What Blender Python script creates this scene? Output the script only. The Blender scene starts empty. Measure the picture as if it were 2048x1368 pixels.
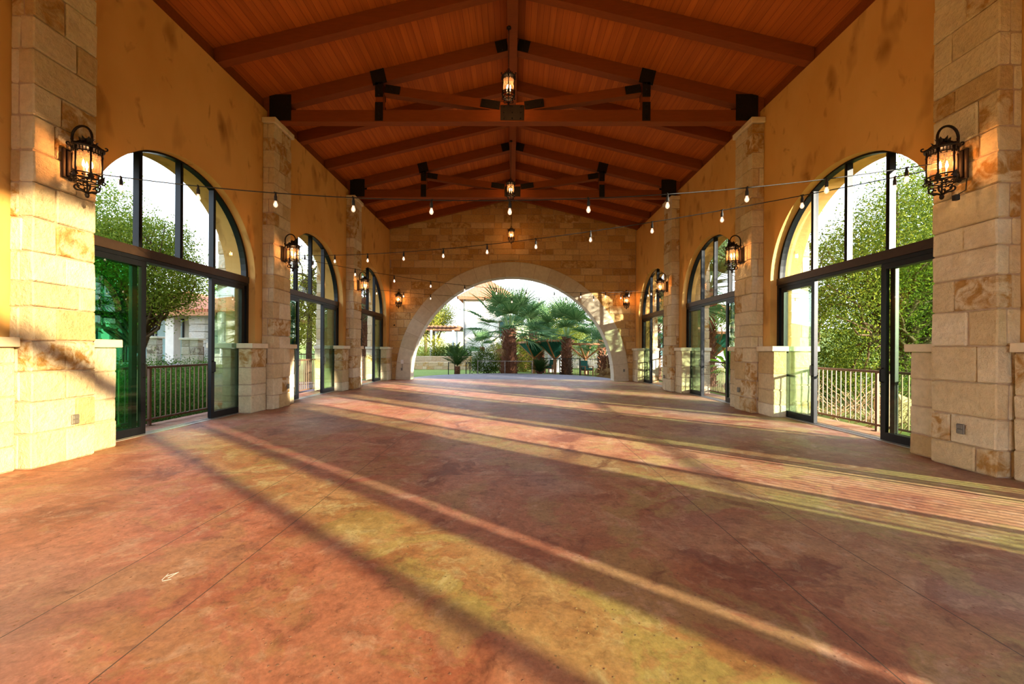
import bpy, math, random
import numpy as np
from mathutils import Vector, Matrix, Euler
R = random.Random(7)
PI = math.pi
C = bpy.context.scene.collection
scene = bpy.context.scene

# ------------------------------------------------------------------ helpers
class MB:
    """collects faces and builds ONE mesh object"""
    def __init__(self): self.v=[]; self.f=[]; self.t=[]; self.s=[]
    def add(self, vs, fs, tint=(.5,.5,.5), smooth=False):
        b=len(self.v); self.v.extend([tuple(p) for p in vs])
        for f in fs:
            self.f.append(tuple(b+i for i in f)); self.t.append(tint); self.s.append(smooth)
    def box(self, x0,x1,y0,y1,z0,z1, tint=(.5,.5,.5)):
        x0,x1=min(x0,x1),max(x0,x1)
        vs=[(x0,y0,z0),(x1,y0,z0),(x1,y1,z0),(x0,y1,z0),(x0,y0,z1),(x1,y0,z1),(x1,y1,z1),(x0,y1,z1)]
        self.add(vs,[(3,2,1,0),(4,5,6,7),(0,1,5,4),(1,2,6,5),(2,3,7,6),(3,0,4,7)],tint)
    def cbox(self, x0,x1,y0,y1,z0,z1, c=.012, jit=0., tint=(.5,.5,.5)):
        """box with chamfered edges and slightly irregular corners"""
        x0,x1=min(x0,x1),max(x0,x1)
        c=min(c,(x1-x0)*.3,(y1-y0)*.3,(z1-z0)*.3)
        vs=[];idx={}
        for i in (0,1):
            for j in (0,1):
                for k in (0,1):
                    q=[(x0,x1)[i],(y0,y1)[j],(z0,z1)[k]]
                    q=[a+R.uniform(-jit,jit) for a in q]
                    d=[c if i==0 else -c, c if j==0 else -c, c if k==0 else -c]
                    for a in range(3):
                        p=list(q)
                        for b in range(3):
                            if b!=a: p[b]+=d[b]
                        idx[(i,j,k,a)]=len(vs); vs.append(p)
        g=lambda i,j,k,a: idx[(i,j,k,a)]
        fs=[]
        fs+=[(g(0,0,0,0),g(0,0,1,0),g(0,1,1,0),g(0,1,0,0)),(g(1,0,0,0),g(1,1,0,0),g(1,1,1,0),g(1,0,1,0))]
        fs+=[(g(0,0,0,1),g(1,0,0,1),g(1,0,1,1),g(0,0,1,1)),(g(0,1,0,1),g(0,1,1,1),g(1,1,1,1),g(1,1,0,1))]
        fs+=[(g(0,0,0,2),g(0,1,0,2),g(1,1,0,2),g(1,0,0,2)),(g(0,0,1,2),g(1,0,1,2),g(1,1,1,2),g(0,1,1,2))]
        for k in (0,1):
            for j in (0,1): fs.append((g(0,j,k,1),g(1,j,k,1),g(1,j,k,2),g(0,j,k,2)))
            for i in (0,1): fs.append((g(i,0,k,0),g(i,1,k,0),g(i,1,k,2),g(i,0,k,2)))
        for i in (0,1):
            for j in (0,1): fs.append((g(i,j,0,0),g(i,j,1,0),g(i,j,1,1),g(i,j,0,1)))
        for i in (0,1):
            for j in (0,1):
                for k in (0,1): fs.append((g(i,j,k,0),g(i,j,k,1),g(i,j,k,2)))
        self.add(vs,fs,tint)
    def beam(self, a, b, w, d, up=(0,0,1), tint=(.5,.5,.5)):
        """rectangular bar from a to b; w across, d along 'up'"""
        a=Vector(a); b=Vector(b); t=(b-a).normalized(); u=Vector(up); u=(u-t*u.dot(t)).normalized(); s=t.cross(u)
        vs=[]
        for p in (a,b):
            for (i,j) in ((-1,-1),(1,-1),(1,1),(-1,1)): vs.append(p+s*(w/2*i)+u*(d/2*j))
        self.add(vs,[(0,1,2,3),(7,6,5,4),(0,4,5,1),(1,5,6,2),(2,6,7,3),(3,7,4,0)],tint)
    def tube(self, pts, r, n=8, caps=True, tint=(.5,.5,.5)):
        pts=[Vector(p) for p in pts]; m=len(pts)
        rs=r if isinstance(r,(list,tuple)) else [r]*m
        vs=[]; prev=None
        for i,p in enumerate(pts):
            t=(pts[min(i+1,m-1)]-pts[max(i-1,0)])
            if t.length<1e-9: t=Vector((0,0,1))
            t.normalize()
            if prev is None:
                a=Vector((0,0,1)) if abs(t.z)<.9 else Vector((1,0,0)); u=(a-t*a.dot(t)).normalized()
            else: u=(prev-t*prev.dot(t)).normalized()
            prev=u; w=t.cross(u)
            for k in range(n):
                an=2*PI*k/n; vs.append(p+(u*math.cos(an)+w*math.sin(an))*rs[i])
        fs=[]
        for i in range(m-1):
            for k in range(n):
                fs.append((i*n+k,i*n+(k+1)%n,(i+1)*n+(k+1)%n,(i+1)*n+k))
        if caps: fs+= [tuple(range(n))[::-1], tuple((m-1)*n+k for k in range(n))]
        self.add(vs,fs,tint,True)
    def lathe(self, prof, n=16, c=(0,0,0), tint=(.5,.5,.5)):
        vs=[]
        for (r,z) in prof:
            for k in range(n):
                a=2*PI*k/n; vs.append((c[0]+r*math.cos(a),c[1]+r*math.sin(a),c[2]+z))
        fs=[(i*n+k,i*n+(k+1)%n,(i+1)*n+(k+1)%n,(i+1)*n+k) for i in range(len(prof)-1) for k in range(n)]
        fs+=[tuple(range(n))[::-1],tuple((len(prof)-1)*n+k for k in range(n))]
        self.add(vs,fs,tint,True)
    def build(self, name, mat, parent=None, data_only=False):
        me=bpy.data.meshes.new(name); me.from_pydata(self.v,[],self.f)
        me.polygons.foreach_set('use_smooth',np.array(self.s,dtype=bool))
        at=me.color_attributes.new('tint','FLOAT_COLOR','CORNER')
        lt=np.zeros(len(me.polygons),dtype=np.int32); me.polygons.foreach_get('loop_total',lt)
        t=np.array([tuple(x)+(1.,) for x in self.t],dtype=np.float32).reshape(-1,4)
        at.data.foreach_set('color',np.repeat(t,lt,axis=0).ravel())
        me.materials.append(mat); me.update()
        return link(name,me,parent)
def link(name, me, parent=None):
    o=bpy.data.objects.new(name,me); C.objects.link(o)
    if parent: o.parent=parent
    return o
def tag(o,label,cat,group=None,kind=None):
    o['label']=label; o['category']=cat
    if group: o['group']=group
    if kind: o['kind']=kind
    return o
def thing(name,label,cat,loc=(0,0,0),rz=0,group=None,kind=None):
    o=bpy.data.objects.new(name,None); C.objects.link(o); o.location=loc; o.rotation_euler=(0,0,rz); o.empty_display_size=.1
    return tag(o,label,cat,group,kind)
def struct(o,label=None,cat=None):
    o['kind']='structure'
    if label: o['label']=label
    if cat: o['category']=cat
    return o
def dup(root,loc=None,rz=None,label=None,group=None,scale=None):
    r=root.copy(); C.objects.link(r)
    if loc is not None: r.location=loc
    if rz is not None: r.rotation_euler=(0,0,rz)
    if scale is not None: r.scale=(scale,)*3
    if label: r['label']=label
    if group: r['group']=group
    for ch in list(root.children):
        c=ch.copy(); C.objects.link(c); c.parent=r
        for g in list(ch.children):
            d=g.copy(); C.objects.link(d); d.parent=c
    return r

# ------------------------------------------------------------------ materials
class Mat:
    def __init__(s,name):
        s.m=bpy.data.materials.new(name); s.m.use_nodes=True; s.nt=s.m.node_tree; s.nt.nodes.clear()
        s.out=s.nt.nodes.new('ShaderNodeOutputMaterial')
    def n(s,t,**kw):
        nd=s.nt.nodes.new('ShaderNode'+t)
        for k,v in kw.items():
            if k in nd.inputs or (k[0]=='i' and k[1:].isdigit()):
                sk=nd.inputs[int(k[1:])] if (k[0]=='i' and k[1:].isdigit()) else nd.inputs[k]
                if hasattr(v,'node'): s.nt.links.new(v,sk)
                else: sk.default_value=v
            else: setattr(nd,k,v)
        return nd
    def sock(s,nd,name): return nd.outputs[name]
    def math(s,op,a,b=0.,c=None):
        nd=s.nt.nodes.new('ShaderNodeMath'); nd.operation=op
        for i,x in enumerate((a,b,c)):
            if x is None: continue
            if hasattr(x,'node'): s.nt.links.new(x,nd.inputs[i])
            else: nd.inputs[i].default_value=x
        return nd.outputs[0]
    def ramp(s,fac,stops,interp='LINEAR'):
        nd=s.nt.nodes.new('ShaderNodeValToRGB'); cr=nd.color_ramp; cr.interpolation=interp
        while len(cr.elements)<len(stops): cr.elements.new(.5)
        for e,(p,c) in zip(cr.elements,stops): e.position=p; e.color=(c[0],c[1],c[2],1)
        s.nt.links.new(fac,nd.inputs[0]); return nd.outputs[0]
    def mix(s,fac,a,b,mode='MIX'):
        nd=s.nt.nodes.new('ShaderNodeMix'); nd.data_type='RGBA'; nd.blend_type=mode
        for i,x in ((0,fac),(6,a),(7,b)):
            if hasattr(x,'node'): s.nt.links.new(x,nd.inputs[i])
            else: nd.inputs[i].default_value=x if i==0 else (x[0],x[1],x[2],1)
        return nd.outputs[2]
    def noise(s,vec,scale,detail=4,rough=.55,dist=0.):
        nd=s.n('TexNoise',Scale=scale,Detail=detail,Roughness=rough,Distortion=dist)
        if vec is not None: s.nt.links.new(vec,nd.inputs['Vector'])
        return nd.outputs['Fac']
    def pos(s): return s.n('NewGeometry').outputs['Position']
    def obj(s): return s.n('TexCoord').outputs['Object']
    def tint(s):
        a=s.n('Attribute',attribute_name='tint'); x=s.n('SeparateColor',i0=a.outputs['Color']); return x.outputs
    def bsdf(s,col,rough=.8,metal=0.,bump=None,strength=.3,dist=.02,spec=.3):
        b=s.n('BsdfPrincipled'); 
        if hasattr(col,'node'): s.nt.links.new(col,b.inputs['Base Color'])
        else: b.inputs['Base Color'].default_value=(*col,1)
        if hasattr(rough,'node'): s.nt.links.new(rough,b.inputs['Roughness'])
        else: b.inputs['Roughness'].default_value=rough
        b.inputs['Metallic'].default_value=metal; b.inputs['Specular IOR Level'].default_value=spec
        if bump is not None:
            bn=s.n('Bump',Strength=strength,Distance=dist); s.nt.links.new(bump,bn.inputs['Height']); s.nt.links.new(bn.outputs[0],b.inputs['Normal'])
        s.nt.links.new(b.outputs[0],s.out.inputs[0]); return s.m
    def end(s,sh): s.nt.links.new(sh,s.out.inputs[0]); return s.m

def m_stone(name,stops,gold=(.42,.24,.075)):
    m=Mat(name); t=m.tint(); p=m.pos()
    base=m.ramp(t[0],stops)
    n1=m.noise(p,3.5,6,.6); n2=m.noise(p,14,5,.65)
    veins=m.ramp(m.noise(p,5,6,.6,.8),[(.42,(0,0,0)),(.58,(1,1,1))])
    gm=m.math('MULTIPLY',m.math('GREATER_THAN',t[1],.80),veins)
    c=m.mix(gm,base,gold)
    c=m.mix(m.ramp(n1,[(.40,(0,0,0)),(.80,(.45,.45,.45))]),c,(.48,.34,.17))
    c=m.mix(1.,c,m.ramp(n2,[(.25,(.78,.76,.72)),(.7,(1.08,1.06,1.04))]),'MULTIPLY')
    h=m.math('ADD',m.math('MULTIPLY',n1,1.),m.math('MULTIPLY',n2,.45))
    return m.bsdf(c,.92,0,h,.6,.08,.15)
STONE=m_stone('limestone_blocks',[(0,(.74,.67,.51)),(.4,(.70,.61,.43)),(.62,(.62,.50,.31)),(.8,(.78,.72,.58)),(.95,(.56,.42,.23))])
STONE_B=m_stone('limestone_wall',[(0,(.70,.50,.24)),(.35,(.64,.42,.17)),(.6,(.52,.31,.10)),(.8,(.76,.58,.32)),(.95,(.44,.25,.07))])
def m_simple(name,col,rough=.8,metal=0.,ns=0,amt=.25,bump=.2,spec=.3,dist=.01):
    m=Mat(name)
    if not ns: return m.bsdf(col,rough,metal,spec=spec)
    n=m.noise(m.obj(),ns,5,.6)
    c=m.mix(1.,col,m.ramp(n,[(.25,(1-amt,)*3),(.75,(1+amt*.6,)*3)]),'MULTIPLY')
    return m.bsdf(c,rough,metal,n,bump,dist,spec)
MORTAR=m_simple('mortar',(.46,.35,.26),.95,0,20,.25)
CAP=m_simple('smooth_limestone_cap',(.72,.64,.48),.8,0,6,.15)
def m_voussoir():
    m=Mat('smooth_cut_limestone'); t=m.tint(); p=m.pos()
    c=m.mix(t[0],(.66,.60,.47),(.56,.49,.36)); n=m.noise(p,6,5,.6)
    c=m.mix(1.,c,m.ramp(n,[(.3,(.86,.85,.83)),(.7,(1.05,1.05,1.05))]),'MULTIPLY')
    return m.bsdf(c,.75,0,n,.12,.01,.25)
VOUS=m_voussoir()
def m_plaster():
    m=Mat('ochre_plaster'); p=m.pos()
    mp=m.n('Mapping',Scale=(1,1,.55)); m.nt.links.new(p,mp.inputs['Vector']); q=mp.outputs[0]
    n1=m.noise(q,.9,4,.5); n2=m.noise(q,2.1,2,.5,.25); n3=m.noise(p,60,3,.6)
    c=m.mix(m.ramp(n1,[(.35,(0,0,0)),(.65,(1,1,1))]),(.64,.36,.105),(.73,.45,.155))
    c=m.mix(m.ramp(n2,[(.58,(0,0,0)),(.80,(.75,.75,.75))]),c,(.22,.09,.016))
    n4=m.noise(q,4.2,3,.55,.5); c=m.mix(m.ramp(n4,[(.62,(0,0,0)),(.80,(.7,.7,.7))]),c,(.22,.09,.016))
    return m.bsdf(c,.85,0,n3,.08,.005,.2)
PLASTER=m_plaster()
def m_floor():
    m=Mat('acid_stained_concrete'); p=m.pos()
    w=m.n('TexNoise',Scale=.9,Detail=5.,Roughness=.6); m.nt.links.new(p,w.inputs['Vector'])
    q=m.n('VectorMath',operation='MULTIPLY_ADD',i0=w.outputs['Color'],i1=(1.1,1.1,0),i2=p).outputs[0]
    n1=m.noise(q,.55,8,.60); n2=m.noise(q,1.05,9,.66,.4); n3=m.noise(p,4.5,8,.7,.5); n4=m.noise(p,38,5,.7)
    n5=m.noise(q,2.7,12,.74,.3); n6=m.noise(p,.33,3,.5); n7=m.noise(p,13,10,.78,.3)
    xs=m.n('SeparateXYZ',i0=p).outputs
    side=m.n('MapRange',i0=m.math('ADD',xs[0],m.math('MULTIPLY',m.math('SUBTRACT',n1,.5),9.)),i1=-1.8,i2=3.2,i3=0.,i4=.8).outputs[0]
    red=m.ramp(n1,[(.30,(.19,.062,.034)),(.42,(.34,.125,.064)),(.50,(.45,.19,.115)),(.57,(.35,.108,.056)),(.68,(.42,.23,.12))])
    tan=m.ramp(n1,[(.30,(.20,.082,.050)),(.40,(.33,.15,.078)),(.50,(.37,.235,.115)),(.58,(.28,.118,.068)),(.68,(.34,.225,.17))])
    c=m.mix(side,red,tan)
    c=m.mix(m.math('MULTIPLY',m.ramp(n2,[(.51,(0,0,0)),(.555,(.95,.95,.95))]),m.math('ADD',m.math('MULTIPLY',side,.65),.35)),c,(.36,.265,.105))
    c=m.mix(m.ramp(n2,[(.36,(.9,.9,.9)),(.43,(0,0,0))]),c,(.20,.066,.038))
    c=m.mix(m.ramp(n6,[(.54,(0,0,0)),(.66,(.55,.55,.55))]),c,(.33,.24,.21))
    c=m.mix(m.ramp(n5,[(.53,(0,0,0)),(.64,(.75,.75,.75))]),c,(.50,.33,.22))
    c=m.mix(m.ramp(n5,[(.32,(.85,.85,.85)),(.45,(0,0,0))]),c,(.16,.058,.034))
    c=m.mix(m.ramp(n3,[(.58,(0,0,0)),(.76,(.5,.5,.5))]),c,(.56,.42,.30))
    c=m.mix(m.ramp(n3,[(.22,(.65,.65,.65)),(.43,(0,0,0))]),c,(.15,.065,.04))
    c=m.mix(1.,c,m.ramp(n7,[(.28,(.62,.60,.58)),(.5,(1,1,1)),(.74,(1.32,1.30,1.28))]),'MULTIPLY')
    c=m.mix(1.,c,m.ramp(n4,[(.25,(.74,.72,.70)),(.75,(1.18,1.14,1.10))]),'MULTIPLY')
    x=m.n('SeparateXYZ',i0=p).outputs
    def line(v,c0,w): return m.math('LESS_THAN',m.math('ABSOLUTE',m.math('SUBTRACT',v,c0)),w)
    ax=m.math('ABSOLUTE',x[0]); ym=m.math('FLOORED_MODULO',m.math('ADD',x[1],.05),4.75)
    j=m.math('MAXIMUM',line(ax,1.76,.0038),line(ax,2.48,.0038))
    j2=m.math('MAXIMUM',line(ym,4.65,.0038),line(ym,.66,.0038))
    jj=m.math('MULTIPLY',m.math('MAXIMUM',j,j2),m.math('LESS_THAN',ax,5.5))
    c=m.mix(jj,c,(.09,.055,.035))
    h=m.math('SUBTRACT',m.math('ADD',m.math('MULTIPLY',n4,.35),m.math('MULTIPLY',n3,.5)),jj)
    r=m.n('MapRange',i0=n3,i1=.2,i2=.8,i3=.42,i4=.68).outputs[0]
    return m.bsdf(c,r,0,h,.22,.006,.35)
FLOOR=m_floor()
def m_planks():
    m=Mat('cedar_ceiling_planks'); p=m.pos(); x=m.n('SeparateXYZ',i0=p).outputs
    u=m.math('DIVIDE',x[0],.135); fl=m.math('FLOOR',u); fr=m.math('FRACT',u)
    wn=m.n('TexWhiteNoise',noise_dimensions='1D'); m.nt.links.new(fl,wn.inputs['W'])
    c=m.ramp(wn.outputs['Value'],[(0,(.44,.118,.017)),(.5,(.48,.130,.019)),(1,(.54,.152,.023))])
    mp=m.n('Mapping',Scale=(14,.6,14)); m.nt.links.new(p,mp.inputs['Vector']); g=m.noise(mp.outputs[0],1.,4,.6)
    c=m.mix(1.,c,m.ramp(g,[(.3,(.8,.8,.8)),(.7,(1.1,1.1,1.1))]),'MULTIPLY')
    s=m.math('LESS_THAN',fr,.045); c=m.mix(s,c,(.15,.038,.007))
    return m.bsdf(c,.65,0,m.math('SUBTRACT',1,s),.3,.01,.2)
PLANKS=m_planks()
def m_wood(name,a,b,rough=.65):
    m=Mat(name); p=m.obj(); mp=m.n('Mapping',Scale=(2.2,14,14)); m.nt.links.new(p,mp.inputs['Vector'])
    g=m.noise(mp.outputs[0],1.5,5,.6,.4); c=m.mix(g,a,b)
    return m.bsdf(c,rough,0,g,.12,.006,.25)
BEAM=m_wood('stained_glulam',(.18,.045,.008),(.28,.073,.013))
REDWOOD=m_wood('redwood_frame',(.42,.17,.07),(.55,.25,.11))
DKWOOD=m_wood('dark_pergola_wood',(.16,.075,.04),(.24,.11,.06))
STEEL=m_simple('black_steel_plate',(.016,.014,.013),.55,.3,30,.3,.1)
IRON=m_simple('wrought_iron',(.022,.014,.010),.5,.5,25,.4,.15)
BRONZE=m_simple('dark_bronze_frame',(.008,.010,.014),.38,.35,15,.2,.05,.4)
TRANSOM=m_simple('brown_bronze_transom',(.05,.031,.022),.42,.3,15,.2,.05,.4)
ALU=m_simple('aluminium_track',(.45,.43,.40),.4,.6,20,.2)
RAILM=m_simple('brown_painted_rail',(.15,.075,.045),.5,.2,18,.2)
RAILT=m_simple('tan_painted_baluster',(.25,.16,.10),.5,.1,18,.2)
RAILB=m_simple('black_fence_metal',(.02,.022,.024),.45,.3,18,.2)
RAILG=m_simple('grey_handrail_metal',(.22,.22,.22),.4,.7,18,.2)
RUBBER=m_simple('black_rubber',(.015,.014,.013),.6,0,30,.2)
GREYPL=m_simple('grey_cover_plate',(.20,.19,.17),.5,.2,30,.2)
CONC=m_simple('pale_concrete',(.20,.165,.165),.8,0,3,.3)
PAVE=m_simple('mauve_paving',(.26,.17,.17),.85,0,4,.3)
def m_glass(name,tint,gloss=.07):
    m=Mat(name); t=m.n('BsdfTransparent'); t.inputs[0].default_value=(*tint,1)
    g=m.n('BsdfGlossy',Roughness=.01); g.inputs[0].default_value=(.9,.95,1,1)
    lw=m.n('LayerWeight',Blend=.18); f=m.math('MINIMUM',m.math('ADD',m.math('MULTIPLY',lw.outputs['Fresnel'],.55),gloss*.3),.5)
    mx=m.n('MixShader'); m.nt.links.new(f,mx.inputs[0]); m.nt.links.new(t.outputs[0],mx.inputs[1]); m.nt.links.new(g.outputs[0],mx.inputs[2])
    return m.end(mx.outputs[0])
GLASS=m_glass('clear_glass',(.95,.97,.97))
GREEN=m_glass('green_tinted_glass',(.85,.92,.84))
BAYG=m_glass('sun_dimming_glass',(.72,.65,.52))  # tint set to weaken the sun, for an invented pane
OLIVEG=m_glass('olive_tinted_glass',(.72,.84,.55))
DEEP=m_glass('deep_green_tinted_glass',(.58,.92,.72))
def m_amber():
    m=Mat('amber_seeded_glass'); t=m.n('BsdfTransparent'); t.inputs[0].default_value=(1,.66,.40,1)
    tr=m.n('BsdfTranslucent'); tr.inputs[0].default_value=(1,.62,.36,1)
    mx=m.n('MixShader',i0=.06); m.nt.links.new(t.outputs[0],mx.inputs[1]); m.nt.links.new(tr.outputs[0],mx.inputs[2])
    return m.end(mx.outputs[0])
AMBER=m_amber()
def m_emit(name,col,st):
    m=Mat(name); e=m.n('Emission',Strength=st); e.inputs[0].default_value=(*col,1); return m.end(e.outputs[0])
FLAME=m_emit('lamp_filament',(1,.68,.34),24)
BULBF=m_emit('string_bulb_filament',(1,.60,.38),6)
def m_bulb():
    m=Mat('clear_bulb_glass'); t=m.n('BsdfTransparent'); t.inputs[0].default_value=(1,.95,.9,1)
    g=m.n('BsdfGlossy',Roughness=.05); e=m.n('Emission',Strength=.22); e.inputs[0].default_value=(1,.62,.42,1)
    a=m.n('MixShader',i0=.12); m.nt.links.new(t.outputs[0],a.inputs[1]); m.nt.links.new(g.outputs[0],a.inputs[2])
    s=m.n('AddShader'); m.nt.links.new(a.outputs[0],s.inputs[0]); m.nt.links.new(e.outputs[0],s.inputs[1])
    return m.end(s.outputs[0])
BULB=m_bulb()
def m_leaf(name,cols,trans=.35):
    m=Mat(name); t=m.tint(); c=m.ramp(t[0],[(i/(len(cols)-1),x) for i,x in enumerate(cols)])
    d=m.n('BsdfDiffuse'); m.nt.links.new(c,d.inputs[0]); tl=m.n('BsdfTranslucent'); m.nt.links.new(m.mix(1.,c,(1.3,1.25,.6),'MULTIPLY'),tl.inputs[0])
    mx=m.n('MixShader',i0=trans); m.nt.links.new(d.outputs[0],mx.inputs[1]); m.nt.links.new(tl.outputs[0],mx.inputs[2])
    return m.end(mx.outputs[0])
LEAF=m_leaf('oak_leaf',[(.045,.085,.014),(.11,.17,.03),(.24,.29,.05)])
LEAFS=m_leaf('sunlit_leaf',[(.08,.14,.02),(.19,.27,.042),(.36,.39,.07)])  # lighter copy of the oak leaf, sunlight put into its colour
LEAFD=m_leaf('dark_leaf',[(.022,.05,.012),(.055,.10,.022),(.12,.16,.035)])
LEAFY=m_leaf('yellow_green_leaf',[(.12,.14,.02),(.24,.24,.035),(.36,.32,.05)])
HEDGE=m_leaf('hedge_leaf',[(.03,.08,.017),(.075,.17,.036),(.15,.25,.055)])
PALML=m_leaf('palm_frond_green',[(.045,.10,.04),(.085,.16,.07),(.20,.27,.13)],.25)
CYCL=m_leaf('cycad_frond',[(.02,.045,.016),(.05,.09,.03)],.2)
BANANA=m_leaf('broad_leaf_green',[(.09,.22,.03),(.20,.38,.07)],.45)
DEAD=m_leaf('dry_frond',[(.22,.12,.05),(.40,.26,.12)],.2)
BARK=m_simple('grey_brown_bark',(.12,.082,.05),.95,0,12,.5,.6,.1,.03)
STICK=m_simple('pale_dry_stick',(.36,.25,.14),.95,0,14,.4,.4,.1)
PBARK=m_simple('palm_trunk_bark',(.17,.075,.045),.95,0,12,.55,.6,.1,.03)
PBOOT=m_simple('palm_leaf_base',(.24,.11,.065),.95,0,10,.5,.4,.1)
def m_ground():
    m=Mat('lawn'); p=m.pos(); n1=m.noise(p,.25,4,.5); n2=m.noise(p,6,6,.7)
    c=m.mix(n1,(.14,.19,.045),(.22,.25,.075)); c=m.mix(1.,c,m.ramp(n2,[(.25,(.6,.6,.6)),(.75,(1.2,1.2,1.1))]),'MULTIPLY')
    return m.bsdf(c,.95,0,n2,.5,.04,.05)
LAWN=m_ground()
HILLM=m_simple('dry_grass_hill',(.42,.40,.19),.95,0,.4,.3)
STUCCO=m_simple('white_stucco',(.72,.66,.56),.9,0,5,.08)
GREYSTUCCO=m_simple('pale_grey_stucco',(.60,.60,.60),.9,0,5,.08)
def m_tile():
    m=Mat('terracotta_roof_tile'); p=m.obj(); w=m.n('TexWave',Scale=2.2,wave_type='BANDS',bands_direction='X'); m.nt.links.new(p,w.inputs['Vector'])
    n=m.noise(p,3,4,.6); c=m.mix(n,(.42,.12,.055),(.60,.24,.12)); c=m.mix(1.,c,m.ramp(w.outputs['Fac'],[(0,(.55,.5,.5)),(.6,(1.05,1.05,1.05))]),'MULTIPLY')
    return m.bsdf(c,.85,0,w.outputs['Fac'],.6,.06,.15)
TILE=m_tile()
CANVAS=m_simple('dark_green_canvas',(.012,.105,.075),.9,0,4,.3)
DARKGLASS=m_simple('dark_window_glass',(.05,.10,.11),.12,0,spec=.6)
TEALGLASS=m_simple('pale_teal_glass',(.22,.34,.36),.15,0,2,.2,spec=.6)
GREYST=m_stone('grey_rubble_stone',[(0,(.58,.55,.48)),(.5,(.46,.43,.38)),(1,(.66,.62,.54))],(.20,.17,.14))
TANST=m_stone('tan_rubble_stone',[(0,(.52,.38,.22)),(.5,(.44,.28,.15)),(1,(.56,.44,.28))])
WHITEP=m_simple('white_paint',(.75,.75,.74),.6,0,8,.06)
CHIP=m_simple('leaf_litter',(.30,.16,.095),.9,0,40,.5)

def tn(): return (R.random(),R.random(),R.random())

# ------------------------------------------------------------------ main dimensions
H=1.44; WX=5.88; OX=6.55; GX=6.10; ZE=7.13; YB=19.1
PER=4.75; WC=[7.29+PER*k for k in range(-1,3)]; HW=1.84; ZS=3.03
PC=[5.0+PER*k-.02*k for k in range(3)]; PHW=.365; PX=5.60
ceil_z=lambda x: 8.90-.244*abs(x)

# ------------------------------------------------------------------ floor, apron
fl=MB(); fl.box(-6.86,6.86,-6.5,19.65,-.45,0)
floor=struct(fl.build('floor',FLOOR),'red brown and ochre stained concrete floor of the pavilion','floor')
ap=MB(); pts=[(5.2*math.cos(a),19.66+5.0*math.sin(a)) for a in np.linspace(0,PI,40)]
n=len(pts); ap.add([(x,y,-.002) for x,y in pts]+[(x,y,-.3) for x,y in pts],[tuple(range(n))]+[(i+n,(i+1)%n+n,(i+1)%n,i) for i in range(n)])
apo=struct(ap.build('floor_apron',CONC),'curved pale concrete apron beyond the stone arch','floor')
# debris flecks and small chips scattered on the floor: nobody could count them
db=MB()
for i in range(2600):
    y=R.uniform(1.5,6.5)**1.0; x=R.uniform(-1.4,1.4)*y*.9
    if abs(x)>5.3: continue
    s=R.uniform(.003,.009); a=R.uniform(0,PI); ca,sa=math.cos(a)*s,math.sin(a)*s; h=R.uniform(.0008,.0025)
    db.add([(x+ca*1.3,y+sa*1.3,.0005),(x-sa,y+ca,.0005),(x-ca,y-sa,.0005),(x+sa,y-ca,.0005),(x,y,h)],[(0,1,4),(1,2,4),(2,3,4),(3,0,4)],tn())
o=db.build('floor_litter',CHIP); tag(o,'tiny leaf and grit flecks scattered over the stained concrete floor','litter',kind='stuff')
# white chalk scratch
ck=MB()
for a,b in (((-2.14,2.53),(-2.12,2.46)),((-2.13,2.50),(-2.09,2.55)),((-2.09,2.55),(-2.10,2.48)),((-2.11,2.45),(-2.07,2.47))):
    ck.beam((a[0],a[1],.001),(b[0],b[1],.001),.005,.001)
tag(ck.build('chalk_mark',WHITEP),'small white chalk scribble on the stained floor','mark')

# ------------------------------------------------------------------ side walls
def opening_top(y,c): 
    d=abs(y-c)
    return ZS+math.sqrt(max(0,HW*HW-d*d))
def side_wall(s,name,label,ys,ye,centres,rects=()):
    mb=MB(); cuts={ys,ye}
    for c in centres:
        for i in range(49): cuts.add(round(c-HW*math.cos(PI*i/48),5))
    for (a,b,z) in rects: cuts|={a,b}
    Y=sorted(cuts); X0,X1=s*WX,s*OX
    def bot(a,b,y):
        m=(a+b)/2
        for c in centres:
            if abs(m-c)<HW: return opening_top(y,c)
        for (p,q,z) in rects:
            if p<m<q: return z
        return 0.
    def q(*p): mb.add(p,[(0,1,2,3)])
    for a,b in zip(Y,Y[1:]):
        za,zb=bot(a,b,a),bot(a,b,b)
        q((X0,a,za),(X0,b,zb),(X0,b,ZE),(X0,a,ZE)); q((X1,b,zb),(X1,a,za),(X1,a,ZE),(X1,b,ZE))
        q((X0,a,ZE),(X0,b,ZE),(X1,b,ZE),(X1,a,ZE))
        if za>0 or zb>0: q((X0,a,za),(X1,a,za),(X1,b,zb),(X0,b,zb))
    for c in centres:
        for e in (c-HW,c+HW): q((X0,e,0),(X1,e,0),(X1,e,ZS),(X0,e,ZS))
    for (a,b,z) in rects:
        for e in (a,b): q((X0,e,0),(X1,e,0),(X1,e,z),(X0,e,z))
    for e in (ys,ye): q((X0,e,0),(X1,e,0),(X1,e,ZE),(X0,e,ZE))
    o=mb.build(name,PLASTER); struct(o,label,'wall'); return o
wl=side_wall(-1,'wall_left','ochre plaster side wall with arched window doors, brightest bushes outside',-6.2,YB,WC)
wr=side_wall(1,'wall_right','ochre plaster side wall with arched window doors, leaning tree outside',-.45,YB,WC)
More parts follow.
